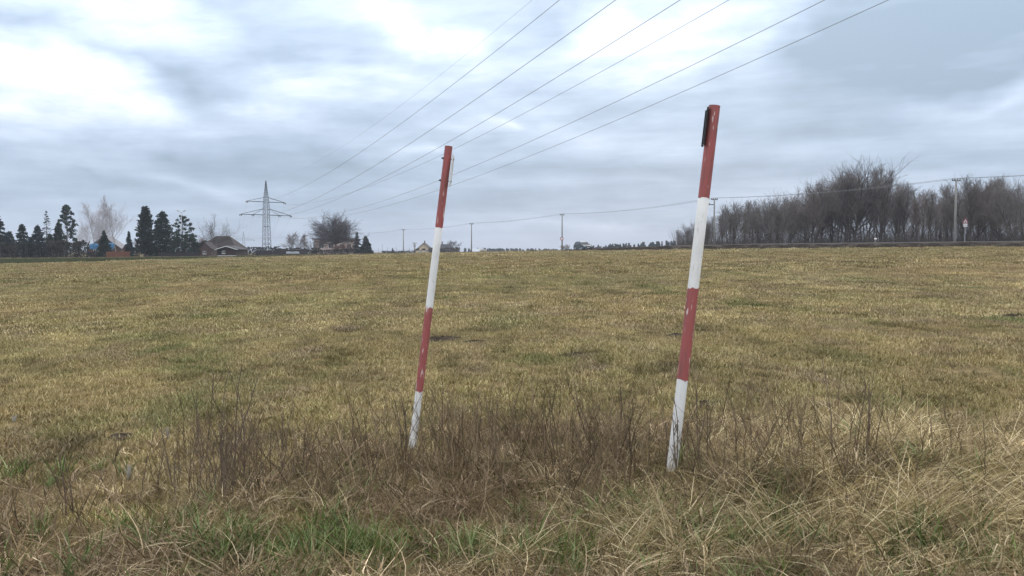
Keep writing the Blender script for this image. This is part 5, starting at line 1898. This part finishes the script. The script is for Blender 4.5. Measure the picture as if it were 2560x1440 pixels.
# ------------------------------------------------------------------ single plants one can point at
def dry_weed(px, py, hpx, nst, label, seed, spread=.10, H0=None):
    p = ground_at(px, py)
    H = H0 or hpx / F * p.y
    e = empty('dry_weed', (p.x, p.y, p.z))
    g = np.random.default_rng(seed)
    for k in range(nst):
        V_, F_ = stem_mesh('stalk', seed * 17 + k, H * (1 if k == 0 else g.uniform(.6, .97) if k < 5 else g.uniform(.3, .7)), int(g.integers(1, 6)), r=.0060 if k < 5 else .0032, lean=.10 if k < 5 else .22, fork=.3, wob=.07 if k < 5 else .10)
        o = mesh_obj('stalk', V_, F_, MATS['dry_stem'], e)
        o.location = (g.normal(0, spread), g.normal(0, spread * .7), 0) if k else (0, 0, 0)
    return tag(e, label, 'weed', 'single dry weeds in the verge')


dry_weed(575, 1235, 355, 70, 'tallest clump of dry brown weed stalks before the meadow', 1, .19)
dry_weed(505, 1150, 235, 3, 'slim dry stalks just beside the tallest weed clump on its outer side', 2, .05)
dry_weed(420, 1225, 160, 6, 'leaning small dry weed between the tallest clump and a white wisp', 3, .10)
dry_weed(690, 1200, 190, 4, 'loose dry stalks between the tallest clump and the thinner pole', 4, .09)
dry_weed(1010, 1160, 190, 2, 'dry weed growing right against the foot of the thinner pole', 5, .05)
dry_weed(1215, 1180, 200, 5, 'dry weed with dark seed heads between the poles, nearer the thinner one', 6, .10)
dry_weed(1400, 1160, 165, 5, 'dry weed midway between the two poles', 7, .12)
dry_weed(1540, 1180, 230, 6, 'tall thin dry weed close before the thicker pole', 8, .10)
dry_weed(1690, 1190, 205, 3, 'dark thorny twigs clasping the foot of the thicker pole', 9, .04)
dry_weed(1760, 1170, 230, 3, 'curved dry stem rising just beyond the thicker pole', 10, .05)
dry_weed(2090, 1160, 280, 2, 'pair of long bare stalks standing in the pale straw', 11, .10)
dry_weed(2170, 1150, 200, 4, 'bunch of reddish stalks in the pale straw near the long pair', 12, .05)
dry_weed(150, 1290, 170, 2, 'lone dark dry stalk near the left picture edge', 13, .04)


def straw(px0, py0, px1, py1, lift, label, r=.0035, bend=.04):
    """single pale straw lying from one photo point over the verge to another"""
    a = ground_at(px0, py0); b = ground_at(px1, py1)
    Ya = a.y; 
    zt = lift
    a = a + Vector((0, 0, .02)); b = Vector(((px1 - 1280) / F * (Ya + .25), Ya + .25, zpix(py1, Ya + .25)))
    pts = []
    for i in range(9):
        t = i / 8
        q = a.lerp(b, t)
        q.x += bend * math.sin(t * math.pi)
        q.z += .03 * math.sin(t * math.pi * .7)
        pts.append(q)
    k = MB(); k.tube(pts, [r * (1 - .65 * i / 8) for i in range(9)], 5)
    return tag(k.build('straw_stalk', MATS['straw']), label, 'straw', 'single pale straws')


straw(2003, 1425, 1878, 1277, .3, 'pale straw sloping up under the flattened heap, below the thicker pole', bend=-.03)
straw(1672, 1440, 1605, 1170, .3, 'long pale straw standing free before the thicker pole', .0026, bend=.05)
straw(345, 1420, 278, 1262, .3, 'grey bent stalk sticking up near the lower left picture corner', .0042)
straw(858, 1352, 836, 1220, .3, 'pale straw upright over the green grass before the thinner pole', .0034)
straw(1090, 1440, 1057, 1330, .3, 'short thick pale straw at the lower picture border between the poles', .005)
straw(1185, 1440, 1150, 1290, .3, 'thin pale straw standing at the lower picture border', .003, bend=-.05)
straw(2320, 1360, 2300, 1290, .3, 'small white straw upright in the flattened grass by the lower right corner', .0035)
straw(1490, 1330, 1440, 1230, .3, 'kinked pale straw midway between the poles in the brown stalks', .0038, bend=.08)

# white wisps of plastic or down caught in the grass
for i, (px, py, h_, lab) in enumerate(((24, 1062, .05, 'whitish wisp caught in the grass at the left picture edge'), (411, 1105, .075, 'whitish wisp caught in the grass behind the tallest weed clump'), (312, 1210, .085, 'whitish wisp hanging on a stalk nearest the lower left'))):
    p = ground_at(px, py)
    g = np.random.default_rng(500 + i)
    k = MB()
    for j in range(9):
        x = g.normal(0, .010); 
        k.tube([(p.x + x, p.y + g.normal(0, .01), p.z + .02), (p.x + x + g.normal(0, .01), p.y, p.z + .02 + h_ * .6), (p.x + x + g.normal(0, .014), p.y, p.z + .04 + h_ * g.uniform(.8, 1.3))], [.001, .0055, .001], 5)
    tag(k.build('white_wisp', MATS['wrap_white'], None, True), lab, 'litter', 'white wisps in the grass')

# molehills
MLAB = ['widest dark molehill beside the thinner pole in the meadow', 'small dark molehill next to the widest one', 'dark molehill in the meadow between the two poles', 'dark molehill by the right picture edge',
        'flat dark molehill behind the tallest weed clump', 'small molehill touching the thicker pole in view', 'small dark molehill just beyond the foot of the thicker pole']
for i, (p, r_) in enumerate(mole_pos):
    g = np.random.default_rng(40 + i)
    k = MB(); nr, ns = 9, 22
    for a in range(nr):
        t = a / (nr - 1)
        for s in range(ns):
            th = 2 * math.pi * s / ns
            rr = r_ * t * (1 + .22 * math.sin(2 * th + i) + .12 * math.sin(5 * th + 2 * i))
            z = r_ * .16 * (1 - t ** 1.5) * (1 + .4 * g.uniform(-1, 1)) - (.03 if t == 1 else 0)
            k.v.append((rr * math.cos(th) * 1.25, rr * math.sin(th), z))
    for a in range(nr - 1):
        for s in range(ns):
            k.f.append((a * ns + s, a * ns + (s + 1) % ns, (a + 1) * ns + (s + 1) % ns, (a + 1) * ns + s)[::-1])
    o = k.build('molehill', MATS['earth'], None, False)
    o.location = p
    tag(o, MLAB[i], 'molehill', 'molehills in the meadow')

# ------------------------------------------------------------------ damp winter air
hz = bpy.data.materials.new('haze_air')
hz.use_nodes = True
ht = hz.node_tree
ht.nodes.clear()
pv_ = ht.nodes.new('ShaderNodeVolumePrincipled')
pv_.inputs['Color'].default_value = (.80, .87, 1.0, 1)
pv_.inputs['Density'].default_value = .00036
pv_.inputs['Anisotropy'].default_value = .2
ho = ht.nodes.new('ShaderNodeOutputMaterial')
ht.links.new(pv_.outputs[0], ho.inputs['Volume'])
k = MB(); k.box(-1750, 1750, -60, 1750, -4.5, 40)
o = k.build('haze', hz); o['kind'] = 'stuff'; o['label'] = 'thin bluish winter haze over the fields'
